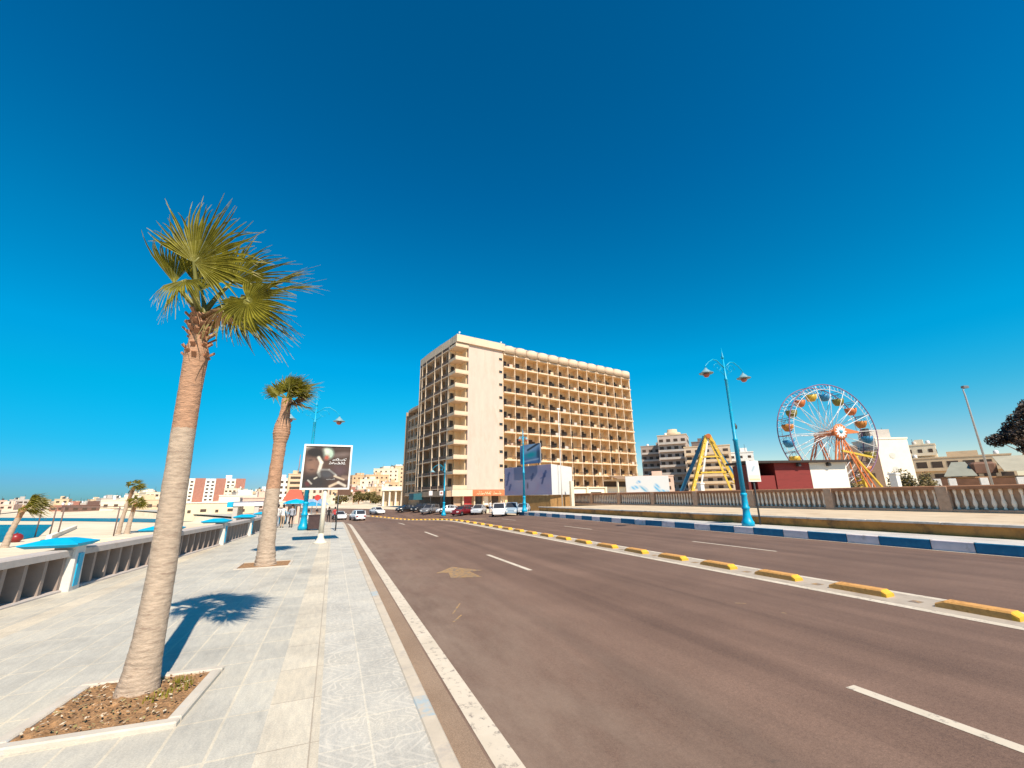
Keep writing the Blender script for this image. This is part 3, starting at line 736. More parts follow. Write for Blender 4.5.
def poster(u, v):
    n1 = mnoise.noise(V((u*3, v*3, 1)))*.5+.5; n2 = mnoise.noise(V((u*7, v*9, 4)))*.5+.5
    c = mixc((.055,.028,.018), (.14,.075,.05), n1)
    c = mixc(c, (.30,.21,.18), .8*blob(u, v, .8, .80, .18, .05, .1, .8))
    c = mixc(c, (.16,.09,.10), .8*blob(u, v, .78, .42, .14, .12, 0, .9))
    c = mixc(c, (.62,.50,.40), .9*blob(u, v, .06, .93, .1, .09, .5, .6))          # light at top left
    c = mixc(c, (.40,.52,.40), blob(u, v, .49, .82, .13, .14, 0, .25))            # pale round ball
    c = mixc(c, (.75,.75,.62), .7*blob(u, v, .43, .86, .07, .08, 0, .7))
    c = mixc(c, (.42,.10,.06), blob(u, v, .47, .72, .06, .06, 0, .5))
    c = mixc(c, (.24,.13,.09), blob(u, v, .2, .58, .19, .26, .05, .3))            # face
    c = mixc(c, (.42,.22,.14), .7*blob(u, v, .18, .52, .09, .12, 0, .8))
    c = mixc(c, (.07,.035,.025), .8*blob(u, v, .13, .66, .05, .02, .1, .7))        # eye
    c = mixc(c, (.07,.035,.025), .7*blob(u, v, .27, .67, .04, .018, -.1, .7))
    c = mixc(c, (.10,.045,.035), .8*blob(u, v, .18, .43, .06, .018, 0, .7))        # mouth
    c = mixc(c, (.025,.014,.010), blob(u, v, .2, .84, .21, .12, -.1, .35))         # hair
    c = mixc(c, (.025,.014,.010), .9*blob(u, v, .34, .76, .06, .11, .2, .5))
    c = mixc(c, (.72,.66,.54), seg(u, v, .30, .72, .37, .60, .035)*.9)             # lit cheek and collar
    c = mixc(c, (.72,.66,.54), seg(u, v, .37, .60, .33, .36, .035)*.9)
    c = mixc(c, (.70,.68,.60), seg(u, v, .33, .36, .36, .27, .03)*.8)
    c = mixc(c, (.035,.03,.03), blob(u, v, .24, .12, .3, .22, .1, .4)*.85)         # dark coat
    c = mixc(c, (.50,.48,.44), seg(u, v, .36, .43, .55, .43, .022)*.8); c = mixc(c, (.50,.48,.44), seg(u, v, .55, .43, .72, .30, .02)*.8)
    c = mixc(c, (.09,.09,.10), blob(u, v, .5, .33, .14, .09, -.3, .5)*.9)
    c = mixc(c, (.62,.50,.36), seg(u, v, .68, .28, .90, .20, .022)*.8)
    c = mixc(c, (.42,.28,.20), seg(u, v, .88, .25, .98, .24, .05)*.7)
    c = mixc(c, (.58,.44,.30), seg(u, v, .60, .04, .78, .13, .03)*.9); c = mixc(c, (.58,.50,.40), seg(u, v, .78, .13, .94, .05, .03)*.9)
    c = mixc(c, (.20,.03,.03), blob(u, v, .12, .1, .05, .06, .4, .6)*.7)
    c = mixc(c, (.55,.5,.42), seg(u, v, .12, .18, .2, .10, .018)*.8); c = mixc(c, (.6,.55,.45), seg(u, v, .25, .22, .30, .25, .018)*.8)
    return tuple(max(0, (k*.95 if max(c) > .4 else k*.6)*(.85+.3*n2)) for k in c)
pst = painted('poster', w-.1, h1-h0-.16, 110, 110, poster, bb, (x0+.05,-.118,h0+.08), (1,0,0), (0,-1,0))
m_txt = M('white_lettering', (.85,.83,.80), .5, .02)
def script(name, parent, org, dx, w, h, mat, seed, thick=.012, slant=.25, nrm=V((0,-1,0))):
    """one line of joined script-like strokes (the words are not readable in the photo)"""
    rg = random.Random(seed); dx = V(dx); org = V(org); mb = MB()
    x = 0.
    pts = []
    while x < w:
        l = h*rg.uniform(.35,.9); k = rg.random()
        top_ = h*(1. if k < .25 else (.55 if k < .7 else .35))
        def P_(u, v_): return org+dx*(u+slant*v_)+UP*v_
        st = [P_(x,0), P_(x+l*.25, top_*.5), P_(x+l*.45, top_), P_(x+l*.7, top_*.45), P_(min(w, x+l), 0)]
        for a, b_ in zip(st, st[1:]): mb.bar(a, b_, thick*2.2, thick, mat)
        if k > .8: mb.box(P_(x+l*.5, h*.95), (thick*2.5, thick, thick*2.5), mat)
        x += l*1.0
    return mb.build(name, parent)
script('lettering', pst, (x0+.05+1.36,-.128,h0+.08+1.43), (1,0,0), .62, .12, m_txt, 3, .016)
script('lettering', pst, (x0+.05+1.20,-.128,h0+.08+1.24), (1,0,0), .80, .12, m_txt, 8, .016)
script('lettering', pst, (x0+.05+1.14,-.128,h0+.08+.42), (1,0,0), .40, .09, M('grey_lettering', (.45,.44,.42), .5), 11, .010)

bn = empty('litter_bin', (-1.12,35.0,0), 'dark brown litter bin beside the foot of the promenade lamp', 'bin')
m_bin = M('bin_brown', (.055,.03,.028), .6, .2, 4)
mb = MB(); mb.box((0,0,.56), (.78,.6,.92), m_bin, bev=.03, taper=1.06); mb.build('body', bn)
mb = MB(); mb.box((0,0,1.045), (.88,.7,.07), m_bin, bev=.02); mb.build('lid', bn)
for s_ in (-1,1):
    mb = MB(); mb.box((s_*.3,0,.05), (.1,.5,.1), dark_metal); mb.build('foot', bn)

# signs on the right
sg = empty('sign_post', (26.15-.55,19.9,.2), 'white rectangular sign with a grey emblem on a thin dark post beside the tall lamp', 'sign')
mb = MB(); mb.tube([(0,0,0),(0,0,4.1)], .055, dark_metal, 8); mb.build('post', sg)
mb = MB(); mb.box((0,-.09,3.38), (.98,.06,1.36), white, bev=.01, rot=-.15); brd = mb.build('board', sg)
def emblem(u, v):
    c = (.66,.66,.60)
    rr = math.hypot((u-.5)*1., (v-.62)*1.4)
    if rr < .30: c = (.50,.55,.56)
    if .2 < rr < .24 : c = (.62,.65,.64)
    c = mixc(c, (.30,.36,.42), seg(u, v, .35, .5, .62, .75, .05)*.8)
    if v < .28: c = mixc(c, (.66,.60,.42), .7)
    if v < .1: c = (.6,.5,.3)
    return c
painted('emblem', .86, 1.22, 26, 36, emblem, brd, V((0,-.09,2.77))+V((-.43*math.cos(.15)-.0*0-.035*math.sin(.15), .43*math.sin(.15)-.036*math.cos(.15), 0)), (math.cos(.15), -math.sin(.15), 0), None)
for i, (x, y, lb) in enumerate(((15.3,73.,'left one of two small white signs before the hotel\'s dark ground floor'), (16.9,72.,'right one of two small white signs before the hotel\'s dark ground floor'))):
    s2 = empty('sign_post', (x, y, -.65), lb, 'sign', 0)
    mb = MB(); mb.tube([(0,0,0),(0,0,4.0)], .04, dark_metal, 6); mb.build('post', s2)
    mb = MB(); mb.box((0,-.08,3.5), (.62,.05,.75), M('road_sign_white', (.72,.66,.64), .5, .05), bev=.02); bd = mb.build('board', s2)
    if i == 1:
        mb = MB(); mb.lathe([(.2,0),(.2,.01)], red_p, n=14)
        o = mb.build('red_disc', bd, (0,-.11,3.5)); o.rotation_euler = (R(90),0,0)

# ------------------------------------------------------------------ RIGHT BALUSTRADE
BX = 39.4
rb = empty('balustrade', (BX, 20, .62), 'long brown stone balustrade with turned balusters in front of the amusement park', 'balustrade')
mb = MB(); mb.box((0,16,.14), (.62,72,.34), conc_b, bev=.04); mb.build('plinth', rb)
mb = MB(); mb.box((0,16,1.74), (.62,72,.26), M('red_brown_coping', (.34,.16,.085), .85, .16, 2, bump=.2, dark=(.24,.10,.05), dscale=1.5), bev=.06); mb.build('top_rail', rb)
py_ = [-10, -3.2, 4.1, 11.6, 19., 26.3, 33.6, 40.9, 48.2, 55.5]
pil0 = None
mbp = MB(); mbp.box((0,0,.92), (.70,.66,1.80), conc_b, bev=.03)
allp = [y-8 for y in py_]+[55.]
for y in allp:
    o = mbp.build('pillar', rb) if pil0 is None else pil0.copy()
    if pil0 is None: pil0 = o
    else: COL.objects.link(o)
    o.location = (0, y, 0)
mb = MB(); mb.box((.2,16,.95), (.14,71.8,1.36), conc_b); mb.build('back_panel', rb)
m_balw = M('pale_baluster', (.88,.76,.62), .8, .1, 3)  # paler than the stone, in place of sunlight on the balusters
mbb = MB(); mbb.lathe([(.10,.30),(.10,.38),(.06,.42),(.125,.62),(.12,.75),(.07,1.0),(.06,1.25),(.10,1.42),(.10,1.62)], m_balw, n=8)
b0 = None; nbal = 0; rest = MB()
ordered = []
for a, b_ in zip(allp, allp[1:]):
    n = int((b_-a-.9)/.42)
    for i in range(n): ordered.append(a+.55+(b_-a-1.1)*i/(n-1))
ordered = [y for y in ordered if y > -16]
ordered.sort()
for y in ordered:
    if y < -10.5 or nbal >= 100:
        rest.lathe([(.10,.30),(.06,.42),(.12,.68),(.06,1.2),(.10,1.62)], m_balw, (0,y,0), 6)
    else:
        o = mbb.build('baluster', rb) if b0 is None else b0.copy()
        if b0 is None: b0 = o
        else: COL.objects.link(o)
        o.location = (0, y, 0); nbal += 1
o = rest.build('baluster', rb); o['kind'] = 'stuff'

# ------------------------------------------------------------------ HOTEL
A = V((22.77,86.56,-.25)); ang = math.atan2(97.23-86.56, 78.51-22.77)
ht = empty('hotel', A, 'big cream eleven-storey hotel with rows of balconies and a blank white end wall', 'hotel', ang)
m_hw = M('hotel_cream', (.64,.50,.36), .8, .06, .4, dark=(.54,.40,.27), dscale=.35, dthr=.6)
m_white_wall = M('hotel_blank_wall', (.58,.44,.36), .8, .07, .5, dark=(.52,.385,.30), dscale=.35, dthr=.60, stretch=(1.6, 1, .5))
m_in = M('balcony_ochre', (.76,.55,.32), .85, .1, .6)  # interior ochre, raised and warmed in place of bounced sunlight
m_sl = M('balcony_edge', (.66,.50,.35), .8, .07, .8)
m_br = M('wing_brown', (.42,.29,.19), .85, .12, .6)  # brown also puts shade into the left facade's end wall and partitions
W, D = 57.2, 21.5
zs = [4.0+3.155*i for i in range(11)]; top_z = 4.0+3.155*10.75
# core walls (behind balconies)
mb = MB()
mb.box(((3.5+W-.25)/2, 11.8, top_z/2+.6), (W-.25-3.5, 20.4, top_z+.6), m_in)
mb.box((1.8, 21.75, 20), (3.5,.3,33), m_br); mb.box((W-.3, .8, 20), (.2,2.0,32), m_in)
mb.build('wall', ht)
mb = MB(); mb.box((7.75, .9, 3.9+(36.6-3.9)/2), (9.2, 1.9, 36.6-3.9), m_white_wall); mb.build('blank_wall', ht)
wn = None
for i in range(11):
    z = zs[i]-.55+2.2
    mb = MB()
    mb.box((0,0,0), (1.05,.08,.8), m_in)
    if wn is None:
        wn = mb.build('window', ht); mb2 = MB(); mb2.box((0,-.035,0), (.9,.04,.65), glass); mb2.build('pane', wn); o = wn
    else: o = copy_tree(wn, ht)
    o.location = (11.75, -.06, zs[i]+1.9)
# roof parapet: straight over the blank wall, then scalloped
mb = MB(); mb.box((6.3, .7, 37.35), (12.9, 2.6, 1.75), m_hw); mb.box((.6, D/2+.6, 37.35), (1.5, D-2, 1.75), m_hw); mb.build('parapet', ht)
nb_ = 13; bx0, bx1 = 12.4, W
bw = (bx1-bx0)/nb_
hood = MB()
for a_ in range(9):
    pass
prof_ = [(-bw/2+.06, 36.0), (-bw/2+.06, 37.7), (-bw/2+.35, 38.05), (0, 38.2), (bw/2-.35, 38.05), (bw/2-.06, 37.7), (bw/2-.06, 36.0)]
rows_ = []
for q in range(9):
    t_ = -1+q/4; rows_.append([(t_*(bw/2-.05), -.35-.75*math.sqrt(max(0, 1-t_*t_)), 36.0), (t_*(bw/2-.12), -.35-.85*math.sqrt(max(0, 1-t_*t_)), 37.75-.6*t_*t_), (t_*(bw/2-.12), .45, 38.45-.75*t_*t_), (t_*(bw/2-.05), .35, 36.0)])
hood.grid(rows_, m_sl, True, True); hood.face(rows_[0], m_sl); hood.face(rows_[-1], m_sl)
h0_ = None
for k in range(nb_):
    o = hood.build('roof_scallop', ht) if h0_ is None else h0_.copy()
    if h0_ is None: h0_ = o
    else: COL.objects.link(o)
    o.location = (bx0+bw*(k+.5), 0, 0)
mb = MB(); mb.box(((bx0+bx1)/2, 1.0, 36.05), (bx1-bx0, 2.2, .12), m_in); mb.box((W/2, D/2+1, 37.0), (W-3, D-2, .3), m_hw); mb.build('roof', ht)
# fins between the bays
for k in range(nb_+1):
    mb = MB(); mb.box((bx0+bw*k, .85, 3.6+(36-3.6)/2), (.17, 1.6, 36-3.6), m_in); mb.box((bx0+bw*k, -.02, 3.6+(36-3.6)/2), (.20, .12, 36-3.6), m_sl); mb.build('fin', ht)
# balconies (one shared mesh)
def balcony_mesh(w):
    mb = MB(); mb.box((0,.65,0), (w-.2,1.95,.15), m_in); mb.box((0,-.42,.10), (w-.2,.22,.34), m_sl)
    mb.box((0,-.42,.86), (w-.2,.06,.06), dark_metal)
    for i in range(9): mb.box((-(w-.5)/2+(w-.5)*i/8, -.42, .56), (.04,.04,.58), dark_metal)
    return mb
def door_mesh():
    mb = MB(); mb.box((0,0,1.05), (1.15,.08,2.1), M('balcony_door', (.05,.026,.012), .4, .3, 1)); return mb
bal_m = balcony_mesh(bw); bal0 = None; door0 = None; cnt = 0; stuffb = MB(); stuffd = MB()
things_ = []
for i in range(10, -1, -1):
    for k in range(nb_):
        things_.append((k+i*.35, i, k))
things_.sort(key=lambda t: t[2])
for _, i, k in things_:
    x = bx0+bw*(k+.5); z = zs[i]
    dx_ = bw*(.06 if k % 3 else -.08)
    if cnt < 78:
        if bal0 is None: o = bal0 = bal_m.build('balcony', ht)
        else: o = bal0.copy(); COL.objects.link(o)
        o.location = (x, 0, z)
        if door0 is None: d_ = door0 = door_mesh().build('balcony_door', ht)
        else: d_ = door0.copy(); COL.objects.link(d_)
        d_.location = (x-.05+dx_, 1.52, z+.08); cnt += 1
    else:
        stuffb.box((x,.65,z), (bw-.2,1.95,.15), m_in); stuffb.box((x,-.42,z+.10), (bw-.2,.22,.34), m_sl); stuffb.box((x,-.42,z+.86), (bw-.2,.06,.06), dark_metal)
        for q in range(5): stuffb.box((x-(bw-.5)/2+(bw-.5)*q/4, -.42, z+.56), (.04,.04,.58), dark_metal)
        stuffd.box((x-.05+dx_, 1.52, z+1.13), (1.15,.08,2.1), M('balcony_door', (.05,.026,.012), .4, .3, 1))
o = stuffb.build('balcony', ht); o['kind'] = 'stuff'
o = stuffd.build('balcony_door', ht); o['kind'] = 'stuff'
# furniture and washing dots on balconies: part of the look
mb = MB()
rg = random.Random(12)
for i in range(11):
    for k in range(nb_):
        x = bx0+bw*(k+.5); z = zs[i]
        if rg.random() < .75: mb.box((x+bw*.32, 1.50, z+1.25), (rg.uniform(.5,1.1),.06,1.0), rg.choice([glassb, glassb, m_br, dark_metal]))
        if rg.random() < .3: mb.box((x+rg.uniform(-.8,.9), .3, z+.5), (.6,.5,.7), rg.choice([m_br, tan_p, grey_p, m_br, pink_p]))
        if rg.random() < .2: mb.box((x+rg.uniform(-.8,.6), -.48, z+.6), (.9,.05,.7), rg.choice([grey_p, pink_p, tan_p, cream]))
o = mb.build('balcony_clutter', ht); o['kind'] = 'stuff'
# end balconies sticking out at the right end
eb0 = None
for i in range(11):
    mb = MB(); mb.prism([(0,1.2,0),(1.7,2.2,0),(1.7,4.2,0),(0,4.6,0)], (0,0,.16), m_sl); mb.prism([(1.6,2.2,.16),(1.7,2.2,.16),(1.7,4.2,.16),(1.6,4.2,.16)], (0,0,.35), m_sl)
    mb.box((1.65,3.2,.8), (.06,2.,.06), dark_metal)
    if eb0 is None: o = eb0 = mb.build('end_balcony', ht)
    else: o = eb0.copy(); COL.objects.link(o)
    o.location = (W-.6, 0, zs[i])
# corner balconies left of the blank wall
cb0 = None; m_cd = M('balcony_door', (.05,.026,.012), .4, .3, 1)
for i in range(11):
    mb = MB(); mb.box((1.45,1.6,0), (3.3,3.6,.22), m_sl); mb.box((1.45,-.16,.42), (3.3,.14,.72), m_sl); mb.box((-.16,1.6,.3), (.1,3.4,.40), m_sl); mb.box((-.16,1.6,.8), (.06,3.4,.06), dark_metal)
    if cb0 is None:
        o = cb0 = mb.build('corner_balcony', ht)
        mb2 = MB(); mb2.box((2.0,3.3,1.2), (.9,.1,2.2), m_cd); mb2.box((.75,3.3,1.2), (.8,.1,2.2), m_cd); mb2.build('balcony_door', o)
    else: o = copy_tree(cb0, ht)
    o.location = (0, 0, zs[i])
mb = MB(); mb.box((2.3, 2.2+.9, 20), (1.7, .2, 34), m_in); mb.box((2.9,1.8,20), (.2,2.6,34), m_in); mb.box((1.0,3.5,20), (2.,.2,34), m_in); mb.build('corner_wall', ht)
# long left facade: bowed slabs, thin mullions
lf0 = None
def bow(t): return -.12-.22*math.sin(math.pi*max(0, min(1, (t-3.4)/18.)))
ts = [3.4+18.2*i/12 for i in range(13)]
for i in range(11):
    mb = MB()
    outer = [(bow(t), t) for t in ts]
    mb.prism([(x, y, 0) for x, y in outer]+[(2.2, 21.6, 0), (2.2, 3.4, 0)], (0,0,.2), m_sl)
    mb.prism([(x, y, .2) for x, y in outer]+[(x+.12, y, .2) for x, y in reversed(outer)], (0,0,.65), M('balcony_front_brown', (.12,.07,.045), .7, .2, 1))
    if lf0 is None:
        o = lf0 = mb.build('long_balcony', ht)
        mb2 = MB()
        for y in (4.6, 6.4, 9.0, 10.8, 13.4, 15.2, 17.8, 19.6): mb2.box((2.05, y, 1.25), (.1,.9,2.2), m_cd)
        mb2.build('balcony_door', o)
    else: o = copy_tree(lf0, ht)
    o.location = (0, 0, zs[i])
for t in (5.4, 9.2, 13.6, 17.9):
    mb = MB(); mb.box((1.15, t, 3.6+16.4), (2.1,.18,32.6), m_br); mb.build('added_shade_partition', ht)  # partitions added to keep grazing sun off the facade's inner wall
for t in (3.5, 7.2, 11.2, 16.8, 19.8, 21.4):
    mb = MB(); mb.box((bow(t)+.1, t, 3.6+17), (.32,.2,34), m_hw); mb.build('mullion', ht)
mb = MB(); rows = [(bow(t)-.05, t) for t in ts]
mb.prism([(x, y, 36.4) for x, y in rows]+[(2.2, 21.6, 36.4), (2.2, 3.4, 36.4)], (0,0,1.8), m_hw); mb.build('parapet', ht)
# ground floor: dark shop fronts, sign band
mb = MB(); mb.box((W/2, D/2+2.5, 1.9), (W-3, D-3, 3.6), M('shop_dark', (.045,.028,.022), .6, .3, 1)); mb.build('ground_floor', ht)
mb = MB(); mb.box((6.0, .2, 3.2), (12.9, 1.5, 1.3), M('shop_fascia_pale', (.72,.55,.40), .6, .08, 1)); fas = mb.build('shop_fascia', ht)
mb = MB(); mb.box((8.4,-.58,3.2), (8.2,.08,1.25), M('orange_sign', (.52,.17,.07), .5, .12, 1)); sgn = mb.build('shop_sign', fas)
script('lettering', sgn, (5.2,-.65,2.85), (1,0,0), 3.4, .55, M('sign_pale_letter', (.8,.66,.42), .5), 5, .06, .15)
script('lettering', sgn, (9.3,-.65,2.85), (1,0,0), 1.8, .5, M('sign_pale_letter', (.8,.66,.42), .5), 6, .06, .15)
mb = MB(); mb.box((.3, D/2, 3.1), (3.5, D, 1.2), m_br); mb.build('shop_canopy', ht)
m_redshop = M('red_shop', (.34,.03,.03), .5, .2, 1)
for x, w_, mt in ((3.8,2.0,m_redshop), (6.5,1.5,glass), (8.3,1.2,cream_l), (10.7,1.6,glassb), (1.4,1.6,m_br)):
    mb = MB(); mb.box((x, .9, 1.55), (w_, .2, 1.9), mt); mb.build('shop_window', ht)
for x in (2.6, 5.3, 7.5, 9.3, 12.0):
    mb = MB(); mb.box((x, .6, 1.3), (.3,.4,2.6), m_hw); mb.build('column', ht)
mb = MB(); mb.box((-2.2, 15, 2.6), (2.4, 3.0, 1.4), M('dark_teal_awning', (.02,.10,.13), .6)); mb.build('awning', ht)
for x, y, h_ in ((1.2,1.0,1.3),(20,5,1.0),(30,9,2.2),(12.2,.4,.8)):
    mb = MB(); mb.tube([(x,y,38),(x,y,38+h_)], .05, white, 5); mb.box((x,y,38.1+h_), (.3,.3,.3), white); mb.build('roof_aerial', ht)

# wing beyond, lower
wg = empty('hotel_wing', (22.77-3.6, 86.56+22.8, -.6), 'lower brown curved wing behind the left end of the hotel', 'hotel wing', ang)
mb = MB(); ww = 12.
mb.box((7.0, ww/2-1, 13.2), (10., ww+1, 26.4), m_br); mb.build('wall', wg)
w0 = None
tw = [-1.5+12.5*i/14 for i in range(15)]
def bw_(t): return .9-.5*math.sin(math.pi*(t+1.5)/12.5)
for i in range(8):
    mb = MB(); outer = [(bw_(t), t) for t in tw]
    mb.prism([(x, y, 0) for x, y in outer]+[(2.6,11,0),(2.6,-1.5,0)], (0,0,.22), m_hw)
    mb.prism([(x, y, .22) for x, y in outer]+[(x+.12, y, .22) for x, y in reversed(outer)], (0,0,.6), m_br)
    if w0 is None:
        o = w0 = mb.build('long_balcony', wg); mb2 = MB()
        for k in range(4): mb2.box((1.95, 1.2+k*2.6, 1.3), (.12,1.1,2.1), m_cd)
        mb2.build('balcony_door', o)
    else: o = copy_tree(w0, wg)
    o.location = (0,0,3.2+2.95*i)
for k in range(5):
    t = -1.2+k*3.0; mb = MB(); mb.box((bw_(t)+.1, t, 13.5), (.25,.22,21), m_hw); mb.build('mullion', wg)
mb = MB(); mb.box((1.8,10.9,13.4), (3.2,.3,26), m_br); mb.build('wall', wg)
mb = MB(); mb.prism([(bw_(t)-.05, t, 26.3) for t in tw]+[(8,11,26.3),(8,-1.5,26.3)], (0,0,.7), m_hw); mb.build('parapet', wg)

# ------------------------------------------------------------------ generic building
def building(x, y, z, w, d, h, floors, cols, wallm, label, cat='building', rz=None, win=(1.1,1.3), roofm=None, band=False, extra=None, name='building', group=None, side=True, balc=False, winm=None):
    if rz is None: rz = -math.atan2(x, y)+rnd.uniform(-.35,.35)
    b_ = empty(name, (x, y, z), label, cat, rz, group)
    mb = MB(); mb.box((0, d/2, h/2-1), (w, d, h+2), wallm); mb.build('wall', b_)
    mb = MB(); mb.box((0, d/2, h+.2), (w+.3, d+.3, .4), roofm or wallm); mb.box((w*rnd.uniform(-.25,.25), d*.5, h+1.2), (w*.28, d*.4, 2.0), roofm or wallm)
    mb.build('roof', b_)
    if w > 6:
        for q in range(2):
            mb = MB(); tx, ty = rnd.uniform(-.4,.4)*w, d*rnd.uniform(.1,.5)
            mb.lathe([(.55,0),(.6,.1),(.6,1.1),(.1,1.35)], rnd.choice([white, grey_p, dark_metal]), (tx, ty, h+.35), 8); mb.build('water_tank', b_)
        mb = MB(); tx = rnd.uniform(-.4,.4)*w; mb.tube([(tx,d*.3,h),(tx,d*.3,h+rnd.uniform(2,4))], .06, dark_metal, 4); mb.build('aerial', b_)
    wm = winm or glassb
    if floors and cols:
        w0 = None
        for f in range(floors):
            for c_ in range(cols):
                if w0 is None:
                    mb = MB(); mb.box((0,0,0), (win[0],.1,win[1]), wm); w0 = o = mb.build('window', b_)
                else: o = w0.copy(); COL.objects.link(o)
                o.location = (-w/2+w*(c_+.5)/cols, -.03, (h*.97)*(f+.55)/floors)
        if side:
            nsd = max(1, int(cols*d/w)); s0 = None
            for sgn in (-1, 1):
                for f in range(floors):
                    for c_ in range(min(nsd, 4)):
                        if s0 is None:
                            mb = MB(); mb.box((0,0,0), (.1,win[0],win[1]), wm); s0 = o = mb.build('window', b_)
                        else: o = s0.copy(); COL.objects.link(o)
                        o.location = (sgn*(w/2+.03), d*(c_+.5)/min(nsd, 4), (h*.97)*(f+.55)/floors)
    if balc:
        q0 = None
        for f in range(floors):
            mb = MB(); mb.box((0,-.6,0), (w*.92,1.3,.2), wallm); mb.box((0,-1.2,.5), (w*.92,.1,.8), balc)
            o = mb.build('balcony', b_) if q0 is None else q0.copy()
            if q0 is None: q0 = o
            else: COL.objects.link(o)
            o.location = (0,0,(h*.97)*(f+.08)/floors)
    return b_

# towers on the right, behind the park
building(141.,160.,0, 12,14,24.5, 7,4, M('brown_grey_plaster', (.36,.28,.235), .8, .12, .6), 'lower grey tower block at the left of the far group beside the hotel', balc=grey_p, rz=-.75, win=(1.6,1.5))
t2_ = building(140.5,147.,0, 12.5,15,28.0, 8,4, M('dusty_plaster', (.52,.42,.35), .8, .12, .6), 'tallest white tower block of the far group, with stacked balconies', balc=grey_p, rz=-.85, roofm=tan_p, win=(1.7,1.6))
mb = MB(); mb.lathe([(3.6,0),(3.6,1.6),(2.2,2.0),(2.2,3.2)], tan_p, (0,6,28.2), 10); mb.build('roof_tower', t2_)
building(147.,138.,0, 6,13,24., 7,2, M('shade_grey_plaster', (.20,.15,.13), .8), 'narrow dark block added as the shaded side of the tallest white tower', rz=-.85, balc=cream_l)  # dark block put in for the tower's shaded section
t3_ = building(138.,126.,0, 17,14,20.5, 7,5, M('dusty_cream', (.62,.49,.36), .8, .1, .6), 'wide cream balcony block seen through the yellow A-frame ride', balc=tan_p, rz=-.85, roofm=tan_p, win=(1.8,1.6))
building(152.,122.,0, 9,12,18., 6,3, white, 'white block to the right behind the yellow A-frame ride', rz=-.85, balc=white)
building(118.,135.,0, 14,10,9., 3,4, pink_p, 'low pink house right of the hotel\'s far end', rz=-.7)
# white building with dark side right of the wheel
wb = building(136.9,63.8,0, 7.8,9,15.6, 0,0, cream_l, 'blank white building with two faint round vents right of the ferris wheel', rz=-.5)
for z in (11.2, 7.6):
    mb = MB(); mb.lathe([(.75,0),(.75,.06)], M('vent_grey', (.56,.54,.48), .7), n=14); o = mb.build('vent', wb, (-.6,-.01,z)); o.rotation_euler = (R(90),0,0)
mb = MB(); mb.box((-1.2,4,17.2), (5.5,4,2.6), grey_p); mb.box((-4.,3,17.4), (1,2,3), dark_metal); mb.build('roof_house', wb)
building(129.8,68.5,0, 8.,11,12.2, 3,2, M('brown_plaster', (.30,.20,.14), .85), 'brown block behind the right rim of the ferris wheel', rz=-1.05)
building(188.3,72.7,0, 26,16,12.6, 3,7, tan_p, 'brown three-storey apartment row with deep loggias beside the white building', rz=-1.2, win=(2.6,2.2), winm=glassb, balc=tan_p)
building(188.8,80.5,0, 8,10,17.5, 5,3, cream, 'tan apartment tower rising behind the brown apartment row', rz=-1.2, balc=cream)
building(205.,52.,0, 18,14,13., 4,5, tan_p, 'long tan block at the right end behind the brown apartment row', rz=-1.25, win=(2.2,1.8))
building(160.,84.,0, 10,9,8., 2,3, cream, 'small cream house below the ferris wheel\'s right leg', rz=-1.1)

# hotel podium and annexe on the right
pd = empty('pool_terrace_building', (46.5,84.,.6), 'long low cream terrace building at the foot of the hotel balconies', 'building', ang)
mb = MB(); mb.box((12,2,1.6), (34,5,3.2), cream_l); mb.build('wall', pd)
for k, (x, w_) in enumerate(((-1.5,3.2),(4.,5.),(10.5,3.4),(17,6.),(24.,4.5))):
    mb = MB(); mb.box((x,-.55,1.5), (w_,.1,1.5), glassb if k % 2 == 0 else white); mb.build('opening', pd)
for x in (-4.5,1.,7.5,13.5,21.,28.):
    mb = MB(); mb.box((x,-.7,1.7), (.5,.5,3.4), cream); mb.build('column', pd)
mb = MB(); mb.box((12,2,3.3), (35,5.6,.25), cream); mb.build('roof', pd)
pv = empty('terrace_pavilion', (66.,84.,.6), 'open dark-roofed terrace pavilion at the hotel\'s right corner', 'pavilion', ang)
mb = MB(); mb.box((0,2,4.9), (10,5,.3), tan_p); mb.prism([(-5.4,-.8,5.05),(5.4,-.8,5.05),(5.4,2,5.9),(-5.4,2,5.9)], (0,0,.12), M('pavilion_roof', (.25,.16,.10), .8)); mb.build('roof', pv)
for x in (-4.6,0,4.6):
    mb = MB(); mb.box((x,0,2.5), (.35,.35,4.8), cream); mb.build('post', pv)
mb = MB(); mb.box((0,4,2.5), (9.6,.2,4.6), glassb); mb.build('back_wall', pv)

# purple mural wall with a stone base and blue sign on top
pw = empty('mural_kiosk', (26.2,62.5,-.1), 'brown-based building with a lilac painted front and white side wall before the hotel', 'kiosk')
m_bstone = M('brown_brick', (.36,.20,.07), .85, .2, 1.5, dark=(.24,.13,.05), dscale=2, dthr=.58)
